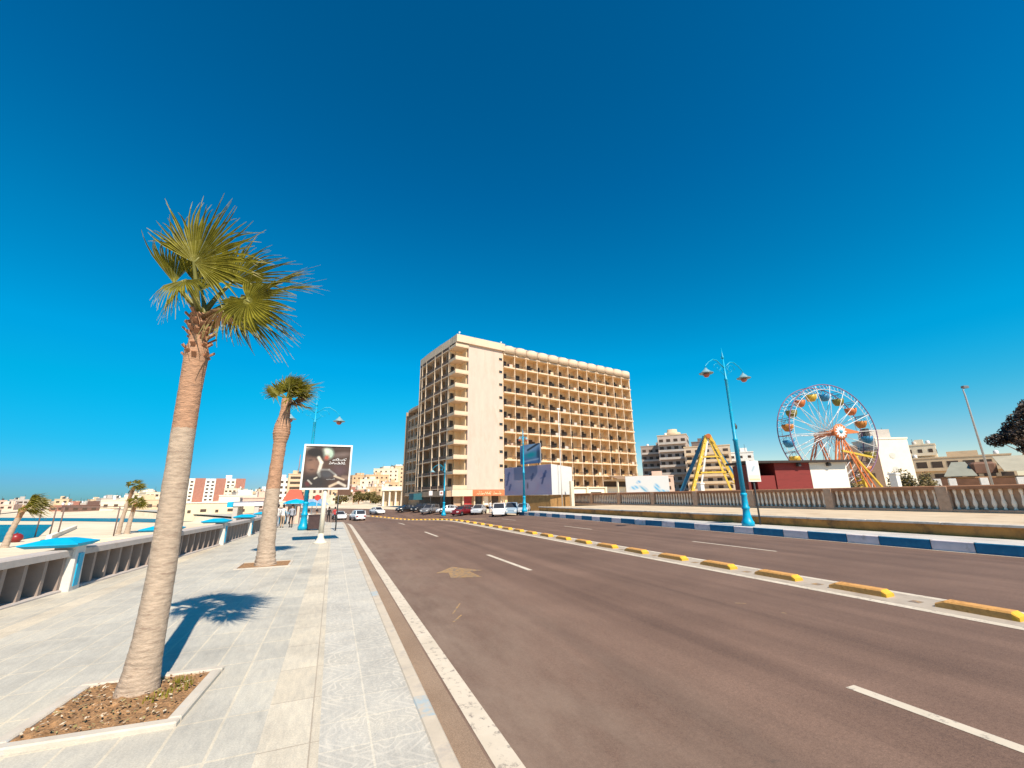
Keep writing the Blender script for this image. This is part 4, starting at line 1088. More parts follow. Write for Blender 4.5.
# footprint: front face runs from (25.9,64.5) to (29.1,55), side to (36.5,60.5)
P0, P1, P2, P3 = V((-.2,3.2,0)), V((3.1,-7.2,0)), V((9.9,-1.6,0)), V((7.2,9.,0))
mb = MB(); mb.prism([P0+(P1-P0)*.03+V((.3,.1,0)), P0+(P1-P0)*.97+V((.1,.3,0)), P2+V((-.4,-.1,0)), P3], (0,0,2.35), m_bstone); mb.build('stone_base', pw)
mb = MB(); mb.prism([P0+UP*2.4, P1+UP*2.4, P2+UP*2.4, P3+UP*2.4], (0,0,4.4), white); mb.build('white_wall', pw)
fd = (P1-P0).normalized(); fl = (P1-P0).length; fn_ = V((fd.y, -fd.x, 0))
if fn_.dot(V((-26,-62,0))) < 0: fn_ = -fn_
def mural(u, v):
    n = mnoise.noise(V((u*9, v*5, 2))); n2 = mnoise.noise(V((u*4, v*3, 8)))
    c = mixc((.25,.24,.38), (.36,.31,.42), .5+n2)
    c = mixc(c, (.42,.26,.34), max(0, n)*.6)
    for cx, cy, s_ in ((.07,.5,1),(.13,.3,.8),(.10,.75,.7),(.62,.62,.9),(.84,.55,1.3),(.88,.7,.8),(.52,.32,.6)):
        if s_ > .65: c = mixc(c, (.03,.05,.16), seg(u, v, cx-.02*s_, cy-.14*s_, cx+.02*s_, cy+.12*s_, .018)*.85); c = mixc(c, (.05,.09,.24), seg(u, v, cx-.03*s_, cy, cx+.03*s_, cy+.05*s_, .02)*.7)
        else: c = mixc(c, (.05,.04,.08), blob(u, v, cx, cy, .018, .11, 0, .4))
    c = mixc(c, (.50,.44,.52), blob(u, v, .4, .55, .2, .3, 0, .9)*.35)
    return tuple(k*.82 for k in c)  # whole mural darkened to stand in for shade on this face
painted('mural', fl-.05, 4.34, 90, 40, mural, pw, P0+fd*.02+UP*2.43+fn_*.012, fd, fn_)
mb = MB(); mb.box(tuple((P1+P2)/2+V((.9,-1.1,2.2))), (.5,.5,4.4), cream); mb.build('pier', pw)
bs = empty('roof_sign', (27.6,59.,6.72), 'blue printed sign board standing on top of the lilac mural building', 'sign', math.atan2(fd.y, fd.x))
def bluead(u, v):
    n = mnoise.noise(V((u*4, v*4, 5)))
    c = mixc((.05,.12,.28), (.16,.28,.46), v+.2*n)
    c = mixc(c, (.0,.25,.30), blob(u, v, .55, .45, .28, .16, .1, .6))
    c = mixc(c, (.30,.40,.52), blob(u, v, .5, .78, .4, .12, .4, .8)*.8)
    c = mixc(c, (.01,.015,.03), seg(u, v, .4, .72, .95, 1.0, .05)); c = mixc(c, (.01,.02,.05), blob(u, v, .93, .45, .09, .3, 0, .5)*.8)
    c = mixc(c, (.0,.06,.12), blob(u, v, .07, .4, .07, .5, 0, .5)*.8); c = mixc(c, (.35,.45,.55), seg(u, v, .2, .12, .9, .2, .04)*.6)
    return c
mb = MB(); mb.box((0,.12,1.75), (4.6,.2,3.0), M('sign_back', (.2,.22,.25), .6)); bk = mb.build('back_board', bs)
painted('printed_face', 4.5, 2.9, 40, 30, bluead, bs, (-2.25,.012,.3), (1,0,0), None)
for x in (-1.8,1.8):
    mb = MB(); mb.tube([(x,.12,0),(x,.12,.4)], .06, dark_metal, 6); mb.build('leg', bs)

# ------------------------------------------------------------------ AMUSEMENT PARK
# graffiti wall
gw = empty('graffiti_wall', (46.,54.5,.6), 'white wall painted with blue figures between the hotel terrace and the A-frame ride', 'wall', -.63)
mb = MB(); mb.box((0,.2,2.2), (6.6,.3,4.4), white); mb.build('wall', gw)
def graf(u, v):
    c = (.62,.62,.60)
    for cx, cy, rx, ry, col in ((.2,.6,.07,.1,(.05,.35,.6)),(.1,.3,.05,.12,(.1,.2,.5)),(.3,.8,.05,.06,(.05,.3,.55)),(.42,.55,.05,.14,(.02,.3,.5)),(.33,.22,.09,.12,(.35,.2,.45)),(.55,.3,.07,.1,(.55,.05,.04)),(.72,.6,.06,.12,(.0,.33,.6)),(.85,.45,.06,.16,(.05,.38,.62)),(.68,.25,.08,.1,(.1,.25,.35)),(.5,.12,.2,.1,(.05,.16,.2)),(.9,.15,.06,.1,(.45,.1,.08)),(.2,.1,.1,.06,(.3,.3,.5))):
        t = blob(u, v, cx, cy, rx, ry, cx*9, .4)*(.6+.4*math.sin(u*60+v*40))
        c = mixc(c, col, t)
    return c
painted('painted_front', 6.5, 4.3, 60, 40, graf, gw, (-3.25,.035,.05), (1,0,0), None)
# white gate pillars in the park
for x, y, h_, lb in ((49.8,47.4,2.9,'white pillar left of the yellow A-frame ride'), (55.6,43.6,3.1,'white pillar under the right leg of the A-frame ride'), (57.2,27.2,3.3,'white pillar right of the red kiosk\'s white wall')):
    p_ = empty('pillar', (x, y, .6), lb, 'pillar')
    mb = MB(); mb.box((0,0,h_/2), (.7,.7,h_), white, bev=.03); mb.build('shaft', p_)
    mb = MB(); mb.box((0,0,h_+.1), (.85,.85,.2), white, bev=.04); mb.build('capital', p_)
# A-frame swing ride
ar = empty('swing_ride', (63.,57.,.6), 'tall yellow and blue A-frame of a swing ride behind the balustrade', 'ride', -.66)
m_yel2 = M('ride_yellow', (.72,.46,.06), .5, .12, 3); m_blu2 = M('ride_blue', (.02,.14,.26), .5, .15, 3); m_wht2 = white
ap = 11.9
for s_, yoff in ((-1,0),(1,0)):
    mb = MB(); mb.bar((s_*4.6,-1.6,0), (s_*.25,-.8,ap), .75, .5, m_yel2)
    for k in range(1,9):
        t = k/9; mb.box((s_*(4.6*(1-t)+.25*t), -1.92+.8*t, ap*t), (.3,.1,.3), white)
    mb.build('front_leg', ar)
    mb = MB(); mb.bar((s_*6.3,2.4,0), (s_*.3,.9,ap), .6, .6, m_blu2); mb.build('back_leg', ar)
mb = MB(); mb.bar((-2.1,-1.25,5.2), (2.1,-1.25,5.2), .3, .3, m_yel2); mb.bar((-1.2,-1.1,8.), (1.2,-1.1,8.), .25, .25, m_yel2); 
for sgn in (-1, 1): mb.bar((sgn*3.0,-1.3,0), (sgn*.1,-.9,ap-.6), .3,.3, m_yel2 if sgn > 0 else white)
for k in range(1,8):
    t = k/8
    for sgn in (-1, 1): mb.bar((sgn*(4.6-4.35*t),-1.3,ap*t), (sgn*(3.0-2.9*t),-1.25,ap*t+.5), .16,.16, m_yel2)
mb.build('cross_beam', ar)
mb = MB(); mb.tube([(0,-1.4,ap-.2),(0,1.4,ap-.2)], .42, M('ride_red', (.45,.12,.03), .5), 12); mb.build('axle', ar)
# red kiosk
kc = V((44.2,34.8,.6)); kd = V((55.0-44.2, 30.4-34.8, 0)); ka = math.atan2(kd.y, kd.x); kw = kd.length
kk = empty('park_kiosk', kc, 'dark-roofed red park kiosk with one white wall panel in front of the ferris wheel', 'kiosk', ka)
m_red = M('kiosk_red', (.20,.024,.020), .7, .18, .8, bump=.3, bscale=12, dark=(.13,.016,.014), dscale=.8, dthr=.6, stretch=(.5,1,3))
m_redd = M('kiosk_dark_red', (.13,.02,.018), .7, .2, 2)
m_roofd = M('kiosk_roof', (.035,.025,.022), .7, .2, 2)
mb = MB(); mb.box((5.2,1.9,2.45), (4.1,3.6,4.9), m_red); mb.build('red_wall', kk)
mb = MB(); mb.box((9.42,1.9,2.5), (4.3,3.64,5.0), M('kiosk_white', (.74,.70,.62), .7, .05, 1, dark=(.62,.55,.46), dthr=.68)); mb.build('white_wall', kk)
mb = MB(); mb.box((1.7,3.3,2.4), (3.3,.3,4.8), m_redd); mb.box((.15,1.9,2.4), (.3,3.,4.8), m_redd); mb.build('porch_wall', kk)
mb = MB(); mb.box((2.0,.9,1.75), (2.1,1.4,3.5), m_red); mb.build('ticket_booth', kk)
mb = MB(); mb.box((5.6,1.7,5.02), (12.2,4.6,.25), m_roofd); mb.build('roof', kk)
for x in (5.9, 9.4):
    mb = MB(); mb.box((x,-.1,4.65), (.35,.5,.35), dark_metal, bev=.04); mb.bar((x,.1,5.0), (x,-.15,4.7), .1,.1, dark_metal); mb.build('floodlight', kk)

# ferris wheel
# hub about 13 m up
hubF = V((88.9,49.3,13.1))
wang = math.atan2(49.3-53.3, 88.9-89.4)
fw_ = empty('ferris_wheel', (88.7,51.3,.6), 'big ferris wheel with purple rims, white spokes and coloured tubs behind the red kiosk', 'ferris wheel', -.24)
# local frame: wheel in the x-z plane, axle along y (towards -y = viewer)
HZ = 12.6; RW = 9.6; hw_ = 1.5
m_pur = M('wheel_purple', (.20,.10,.18), .5, .15, 3); m_spk = M('spoke_white', (.70,.68,.66), .5, .08, 3)
m_org = M('wheel_orange', (.58,.17,.05), .5, .15, 3)
NS = 18
for s_ in (-1, 1):
    mb = MB(); pts = [(RW*math.cos(TAU*k/72), s_*hw_, HZ+RW*math.sin(TAU*k/72)) for k in range(73)]
    mb.tube(pts, .10, m_pur, 6, cap=False); mb.build('rim', fw_)
    mb = MB(); pts = [((RW*.9)*math.cos(TAU*k/72), s_*hw_, HZ+(RW*.9)*math.sin(TAU*k/72)) for k in range(73)]
    mb.tube(pts, .05, m_spk, 5, cap=False)
    for k in range(72):
        a = TAU*k/72; a2 = TAU*(k+.5)/72
        mb.tube([(RW*.9*math.cos(a), s_*hw_, HZ+RW*.9*math.sin(a)), (RW*math.cos(a2), s_*hw_, HZ+RW*math.sin(a2))], .03, m_spk, 3, cap=False)
    mb.build('inner_ring', fw_)
for k in range(NS):
    mb = MB(); a = TAU*k/NS+.05
    for s_ in (-1, 1):
        mb.tube([(.5*math.cos(a), s_*hw_*.9, HZ+.5*math.sin(a)), (RW*math.cos(a), s_*hw_, HZ+RW*math.sin(a))], .06, m_spk, 4)
        mb.tube([(.5*math.cos(a+.8), s_*.3, HZ+.5*math.sin(a+.8)), (RW*.62*math.cos(a), s_*hw_, HZ+RW*.62*math.sin(a))], .03, m_spk, 4)
    mb.tube([(RW*math.cos(a), -hw_, HZ+RW*math.sin(a)), (RW*math.cos(a), hw_, HZ+RW*math.sin(a))], .05, m_pur, 4)
    mb.build('spoke', fw_)
mb = MB(); mb.tube([(0,-hw_-1.2,HZ),(0,hw_+1.2,HZ)], .55, m_org, 14); mb.build('hub', fw_)
mb = MB()
prof = [(1.45,0),(1.5,.15),(1.1,.2),(.01,.22)]
mb.lathe(prof, m_org, n=24)
o = mb.build('hub_disc', fw_, (0,-hw_-1.2,HZ)); o.rotation_euler = (R(90),0,0)
mb = MB()
for k in range(12):
    a = TAU*k/12; p = V((math.cos(a), 0, math.sin(a))); q = V((-math.sin(a), 0, math.cos(a)))
    mb.face([p*.2, p*.7+q*.22, p*1.3, p*.7-q*.22], m_spk)
mb.open = True
o2 = mb.build('star', fw_, (0,-hw_-1.46,HZ))
mb = MB(); mb.lathe([(.36,0),(.3,.12),(.01,.16)], M('hub_blue', (.1,.35,.5), .4), n=12); o = mb.build('hub_cap', fw_, (0,-hw_-1.47,HZ)); o.rotation_euler = (R(90),0,0)
gcols = [('blue',(.03,.20,.38)),('yellow',(.60,.38,.05)),('olive',(.20,.17,.03)),('orange',(.55,.16,.05)),('rust',(.45,.17,.03))]
seq = [0,4,3,2,0,1,3,2,4,0,1,3,2,4,0,1,3,2]
for k in range(NS):
    a = TAU*k/NS+.05
    mt = M('tub_'+gcols[seq[k]][0], gcols[seq[k]][1], .45, .15, 3)
    mb = MB(); mb.lathe([(.2,-2.3),(.6,-2.2),(.95,-1.6),(1.05,-.95),(.97,-.95),(.85,-1.6),(.1,-2.0)], mt, n=12); g_ = mb.build('gondola', fw_, (RW*.93*math.cos(a), 0, HZ+RW*.93*math.sin(a)))
    mb = MB(); mb.tube([(0,-hw_,0),(0,hw_,0)], .05, dark_metal, 5)
    for q in range(4):
        b2 = TAU*q/4+.4; mb.tube([(.95*math.cos(b2), .95*math.sin(b2), -.85), (.1*math.cos(b2), .1*math.sin(b2), 0)], .035, dark_metal, 4)
    mb.build('hanger', g_)
m_legy = M('leg_yellow', (.58,.40,.05), .5, .15, 3)
for s_ in (-1,1):
    for sx, mt in ((-1, m_org), (1, m_org)):
        mb = MB(); y0 = s_*(hw_+.8)
        for q in (-.6, .6):
            mb.bar((sx*4.6+q, y0+s_*1.2, 0), (q*.4, y0, HZ), .22, .22, mt)
        for r_ in range(8):
            t = r_/8; t1 = (r_+1)/8
            f = lambda t, q: V((sx*4.6*(1-t)+q*(1-.6*t), y0+s_*1.2*(1-t), HZ*t))
            mb.bar(f(t,-.6), f(t1,.6), .08,.08, m_spk if r_ % 2 else mt)
        mb.build('leg', fw_)
mb = MB(); mb.bar((8.5,-2.5,0), (2.2,-1.9,9.), .3,.3, m_legy); mb.build('brace', fw_)
mb = MB(); mb.bar((3.4,-2.6,0), (2.6,-2.4,8.5), .4,.4, m_legy); mb.bar((-.3,-2.6,9.), (6.0,-2.6,7.8), .35,.35, m_legy); 
for k in range(6): mb.bar((1.2+k*.45,-2.6,1.2+k*.9), (3.3-k*.12,-2.6,1.8+k*1.1), .12,.12, m_legy)
mb.build('loading_frame', fw_)
mb = MB(); mb.bar((-1.2,-2.7,0), (.1,-2.6,HZ-1.), .16,.16, m_org); mb.bar((1.5,-2.7,0), (.2,-2.6,HZ-1.), .16,.16, m_org)
for k in range(8):
    t = k/8; mb.bar((-1.2+1.3*t,-2.7,(HZ-1)*t), (1.5-1.3*(t+.1),-2.7,(HZ-1)*(t+.1)), .08,.08, m_spk)
mb.build('lattice_mast', fw_)
mb = MB(); mb.prism([(0.9,-2.5,HZ-.4),(4.3,-2.6,HZ-.15),(4.3,-2.6,HZ+.1),(0.9,-2.5,HZ+.9)], (0,.4,0), m_org); mb.build('pointer', fw_)
mb = MB(); mb.box((2.0,-2.8,.6), (9.,4.4,1.2), grey_p, bev=.05); mb.build('platform', fw_)
mb = MB()
for k in range(7): mb.box((-1.4+k*1.1,-4.9,1.7), (.08,.08,1.), m_org)
mb.box((1.9,-4.9,2.2), (6.8,.08,.1), m_org); mb.box((1.9,-4.9,1.75), (6.8,.06,.08), m_org); mb.build('platform_rail', fw_)

# restaurant with awnings at right
rs = empty('restaurant', (84.0,33.5,.6), 'park cafe with pale green awnings on white pillars at the right edge', 'restaurant', -1.02)
m_awn = M('awning_pale', (.36,.33,.25), .7, .1, 1); m_awn2 = M('awning_teal', (.25,.25,.20), .7, .1, 1)
m_caf = M('cafe_brown', (.19,.10,.065), .8, .2, 1)
mb = MB(); mb.box((12.2,5.5,1.7), (25.6,.4,3.4), m_caf); mb.build('back_wall', rs)
mb = MB(); mb.prism([(-.4,-.8,3.5),(3.0,-.8,3.5),(3.0,3.5,5.6),(1.5,3.5,5.6)], (0,.05,.12), m_awn2); mb.build('awning', rs)
mb = MB(); mb.prism([(5.6,-1.2,4.0),(22,-1.2,4.0),(22,3.2,6.2),(5.9,3.2,6.2)], (0,.05,.12), m_awn); mb.build('awning', rs)
mb = MB(); mb.box((4.3,2.4,4.7), (2.6,3,1.6), m_caf, bev=.3); mb.build('roof_hut', rs)
mb = MB(); mb.box((12.2,1.5,3.3), (25.6,4,.2), M('cafe_beam', (.36,.19,.09), .8)); mb.build('beam', rs)
for x in (-4.4,-1.3,.3,3.5,7.0,13.6,19.):
    mb = MB(); mb.box((x,-.6,1.6), (.8,.6,3.2), white, bev=.03); mb.build('pillar', rs)
for x in (-3.6, .8, 4.6, 9.2, 12., 16.):
    mb = MB(); mb.box((x,1.0,.75+(x*.13 % .5)), (1.4,.5,1.0), rnd.choice([white, cream_l, m_caf, red_p])); mb.build('counter', rs)

# foliage
def leafcloud(mb, c, rads, n, size, mats, rg, hollow=.35):
    for i in range(n):
        while True:
            p = V((rg.uniform(-1,1), rg.uniform(-1,1), rg.uniform(-1,1)))
            l = p.length
            if l < 1 and l > hollow*rg.random(): break
        q = V((p.x*rads[0], p.y*rads[1], p.z*rads[2]))+V(c)
        a = V((rg.gauss(0,1), rg.gauss(0,1), rg.gauss(0,1))).normalized(); b_ = a.orthogonal().normalized()
        s_ = size*rg.uniform(.5,1.3)
        mb.face([q-a*s_, q+b_*s_*.55, q+a*s_, q-b_*s_*.55], rg.choice(mats))
m_dk1 = leafmat('dark_leaf', (.018,.012,.010), (.035,.022,.016), .1); m_dk2 = leafmat('dark_leaf_b', (.03,.02,.014), (.055,.034,.024), .1)
m_dk3 = leafmat('dark_leaf_c', (.07,.05,.03), (.11,.08,.045), .15)
def broad_tree(x, y, z, h, blobs, label, mats, seed, size=.22, per=700, tr=.25):
    t = empty('tree', (x, y, z), label, 'tree'); rg = random.Random(seed)
    mb = MB(); mb.tube([(0,0,-.1),(.1,0,h*.3),(0,.1,h*.55)], [tr, tr*.75, tr*.4], m_bark2, 8)
    for bx_, by_, bz_, r_ in blobs: mb.tube([(.05,.03,h*.38), (bx_*.5, by_*.5, (h*.4+bz_)/2+.2), (bx_, by_, bz_)], [tr*.45, tr*.25, tr*.08], m_bark2, 5)
    mb.build('trunk', t)
    mb = MB(); mb.open = True
    for bx_, by_, bz_, r_ in blobs: leafcloud(mb, (bx_, by_, bz_), (r_, r_, r_*.8), int(per*r_*r_), size, mats, rg)
    mb.build('crown', t); return t
rg = random.Random(3)
blobs = []
for i in range(26):
    blobs.append((rg.uniform(-3.6,4.2), rg.uniform(-3,3), rg.uniform(5.9,8.8), rg.uniform(.55,.95)))
for q in ((-4.2,.2,7.3,.7),(-3.4,-.3,7.9,.9),(-2.6,.3,8.9,.9),(-4.8,0,6.2,.5),(-5.3,.3,7.0,.35),(-4.4,.2,5.6,.4),(-1.,0,10.3,.5),(-1.9,-.4,9.4,.9),(.2,0,10.2,1.),(1.8,.3,10.8,1.0),(3,0,10.9,1.),(-.3,.4,9.8,.8)): blobs.append(q)
broad_tree(70.4,19.6,.6, 9, blobs, 'dark broad tree rising behind the cafe awnings at the right edge', [m_dk1, m_dk1, m_dk2, m_dk3], 4, .17, 520)
m_b1 = leafmat('bush_leaf', (.10,.085,.02), (.18,.15,.035), .15); m_b2 = leafmat('bush_leaf_dark', (.05,.04,.012), (.09,.075,.02), .15)
m_b3 = leafmat('bush_leaf_tan', (.22,.16,.06), (.30,.22,.1), .15)
def bush(x, y, z, r_, hh, label, seed, mats=(m_b1, m_b2, m_b3)):
    o = empty('bush', (x, y, z), label, 'bush'); rg = random.Random(seed)
    mb = MB(); mb.open = True
    for i in range(7): leafcloud(mb, (rg.uniform(-.7,.7)*r_, rg.uniform(-.5,.5)*r_, hh*rg.uniform(.35,.65)), (r_*.5, r_*.5, hh*.42), 160, .16*max(1, r_*.6), mats, rg)
    mb.build('foliage', o)
    mb = MB(); mb.tube([(0,0,-.1),(0,0,hh*.5)], [.1,.04], m_bark2, 6); mb.build('stem', o)
bush(80.,36.5,.6, 2.2, 4.6, 'olive bush just right of the blank white building\'s foot', 11)
bush(79.5,34.,.6, 1.8, 4.0, 'tan-green bush left of the cafe\'s first white pillar', 12)
bush(76.,41.5,.6, 1.7, 3.2, 'dark bush behind the ferris wheel platform', 13)
bush(84.,39.3,.6, 1.9, 4.9, 'yellowish bush between the wheel platform and the olive bush', 14)

# ------------------------------------------------------------------ CARS
m_car = {}
def car_paint(name, col):
    m = M('car_'+name, col, .25, .04, 2, spec=.6); return m
m_lamp_r = M('tail_lamp', (.35,.01,.01), .25, .05); m_lamp_w = M('head_lamp', (.75,.75,.72), .15, .05); m_plate = M('number_plate', (.7,.7,.65), .5, .05)
m_hubc = M('wheel_rim', (.45,.45,.46), .3, .1, 6, metal=.6)
def car(x, y, rz, paint, label, kind='sedan', group=None, z=None):
    Z = (-.197+dip(x, y)) if z is None else z
    c_ = empty('parked_car' if group else 'car', (x, y, Z), label, 'car' if kind != 'van' else 'van', rz, group)
    Lh, Wh = 2.2, .86
    # stations along y: (y, half width, z bottom, z belt, z top of body)
    if kind == 'van':
        body = [(-2.2,.70,.45,.75,.9),(-2.1,.84,.25,.9,1.05),(-1.3,.87,.22,1.0,1.1),(0,.88,.22,1.0,1.1),(1.3,.87,.22,.98,1.06),(2.1,.82,.26,.82,.9),(2.2,.7,.4,.7,.75)]
        cab = [(-2.12,.76,1.03,1.05),(-1.95,.72,1.03,1.75),(-.2,.72,1.05,1.82),(.75,.70,1.04,1.72),(1.75,.74,.95,.97)]
    elif kind == 'suv':
        body = [(-2.15,.72,.45,.8,.95),(-2.05,.84,.28,.95,1.05),(-1.2,.87,.25,1.0,1.08),(0,.88,.25,1.0,1.08),(1.0,.87,.25,.98,1.05),(2.05,.82,.28,.85,.92),(2.15,.7,.42,.7,.75)]
        cab = [(-2.05,.74,1.0,1.04),(-1.75,.70,1.0,1.62),(-.3,.70,1.04,1.68),(.45,.68,1.04,1.6),(1.15,.74,1.0,1.03)]
    else:
        body = [(-2.2,.70,.42,.72,.86),(-2.1,.82,.25,.85,.93),(-1.2,.86,.2,.88,.95),(0,.87,.2,.88,.94),(1.0,.86,.2,.86,.92),(2.1,.80,.25,.70,.76),(2.2,.66,.38,.60,.64)]
        cab = [(-1.75,.74,.9,.93),(-1.05,.64,.9,1.36),(-.2,.64,.9,1.43),(.35,.62,.9,1.38),(1.15,.74,.88,.91)]
    mb = MB(); rows = []
    for y_, w_, z0, zb, zt in body:
        rows.append([(-w_*.9,y_,z0),(-w_,y_,(z0+zb)/2),(-w_,y_,zb),(-w_*.86,y_,zt),(w_*.86,y_,zt),(w_,y_,zb),(w_,y_,(z0+zb)/2),(w_*.9,y_,z0)])
    mb.grid(rows, paint, True, True); mb.face(rows[0], paint); mb.face(rows[-1], paint)
    # roof
    rf = [(y_, w_, zt) for y_, w_, zb, zt in cab[1:4]]
    mb.grid([[(-w_,y_,zt-.05),(-w_*.9,y_,zt),(w_*.9,y_,zt),(w_,y_,zt-.05)] for y_, w_, zt in rf], paint, True)
    for s_ in (-1,1):
        for (ya, wa, za, ta), (yb, wb_, zb_, tb) in zip(cab, cab[1:]):
            if ta-za > .3: mb.bar((s_*(wa+.0), ya, ta-.04), (s_*(.80), ya+(.05 if ya < 0 else -.02), za), .07,.05, paint)
        mb.bar((s_*cab[0][1], cab[0][0], cab[0][3]), (s_*cab[1][1], cab[1][0], cab[1][3]-.03), .08,.06, paint)
        mb.bar((s_*cab[-1][1], cab[-1][0], cab[-1][3]), (s_*cab[-2][1], cab[-2][0], cab[-2][3]-.03), .08,.06, paint)
    bd = mb.build('body', c_)
    mb = MB(); rows = [[(-.80,y_,zb),(-(w_-.02),y_,zt-.04),((w_-.02),y_,zt-.04),(.80,y_,zb)] for y_, w_, zb, zt in cab]
    mb.grid(rows, glass, False, True); mb.face(rows[0], glass); mb.face(rows[-1], glass); mb.build('windows', c_)
    for s_ in (-1,1):
        for wy in (-1.35, 1.38):
            mb = MB(); mb.lathe([(.2,-.1),(.31,-.1),(.33,-.06),(.33,.06),(.31,.1),(.2,.1)], rubber, n=14); wl = mb.build('wheel', c_, (s_*.80, wy, .33)); wl.rotation_euler = (0, R(90), 0)
            mb = MB(); mb.lathe([(.01,-.105),(.2,-.095),(.2,.095),(.01,.105)], m_hubc, n=10); mb.build('rim', wl)
        mb = MB(); mb.box((s_*.62,-2.17,.74), (.30,.12,.18), m_lamp_r); mb.build('tail_light', c_)
        mb = MB(); mb.box((s_*.58,2.15,.60), (.32,.14,.15), m_lamp_w); mb.build('headlight', c_)
        mb = MB(); mb.box((s_*.97,.75,.98), (.18,.1,.13), paint, bev=.03); mb.build('mirror', c_)
    mb = MB(); mb.box((0,-2.21,.62), (.5,.03,.13), m_plate); mb.build('number_plate', c_)
    mb = MB(); mb.box((0,-2.13,.42), (1.5,.2,.18), paint if kind != 'van' else dark_metal, bev=.04); mb.box((0,2.12,.40), (1.45,.22,.18), paint, bev=.04); mb.build('bumper', c_)
    return c_
P_w = car_paint('white', (.72,.71,.70)); P_s = car_paint('silver', (.42,.44,.47)); P_r = car_paint('dark_red', (.16,.012,.016)); P_k = car_paint('black', (.02,.02,.022)); P_b = car_paint('grey_blue', (.25,.33,.40)); P_g = car_paint('grey', (.16,.16,.17)); P_dr = car_paint('maroon', (.09,.01,.014))
RB = math.atan(30/140)
car(4.1,78.8,RB, P_w, 'white car driving away on the near carriageway ahead', 'suv')
car(1.3,84.,RB+math.pi, P_w, 'small white car at the far left bend beyond the pavement', 'sedan')
car(8.6,93.,RB+.1+math.pi, P_w, 'white car coming round the far bend left of the hotel', 'sedan')
G = 'cars parked in front of the hotel'
car(16.6,79.,2.4, P_g, 'grey parked car below the two small white signs', 'suv', G)
car(18.9,74.4,1.35, P_w, 'white parked saloon just right of the turquoise lamp at the hotel corner', 'sedan', G)
car(20.6,69.5,2.4, P_dr, 'very dark maroon parked car right behind the white saloon', 'sedan', G)
car(18.9,65.4,2.2, P_r, 'bright dark-red parked saloon in the middle of the parked row', 'sedan', G)
car(21.2,64.6,2.6, P_s, 'silver-grey parked car half hidden between the red saloon and the people', 'sedan', G)
car(20.4,53.6,2.75, P_w, 'white parked car left of the lamp at the kerb end', 'suv', G)
car(22.6,54.6,2.7, P_b, 'grey-blue parked car directly behind the lamp at the kerb end', 'suv', G)
car(14.2,91.,1.9, P_k, 'black parked car in the shade at the hotel\'s left end', 'sedan', G)
car(16.4,86.5,2.2, P_k, 'second black parked car in the shade, nearer the hotel corner', 'suv', G)
car(25.2,56.5,2.6, P_s, 'pale silver parked car in front of the brown stone base', 'sedan', G)

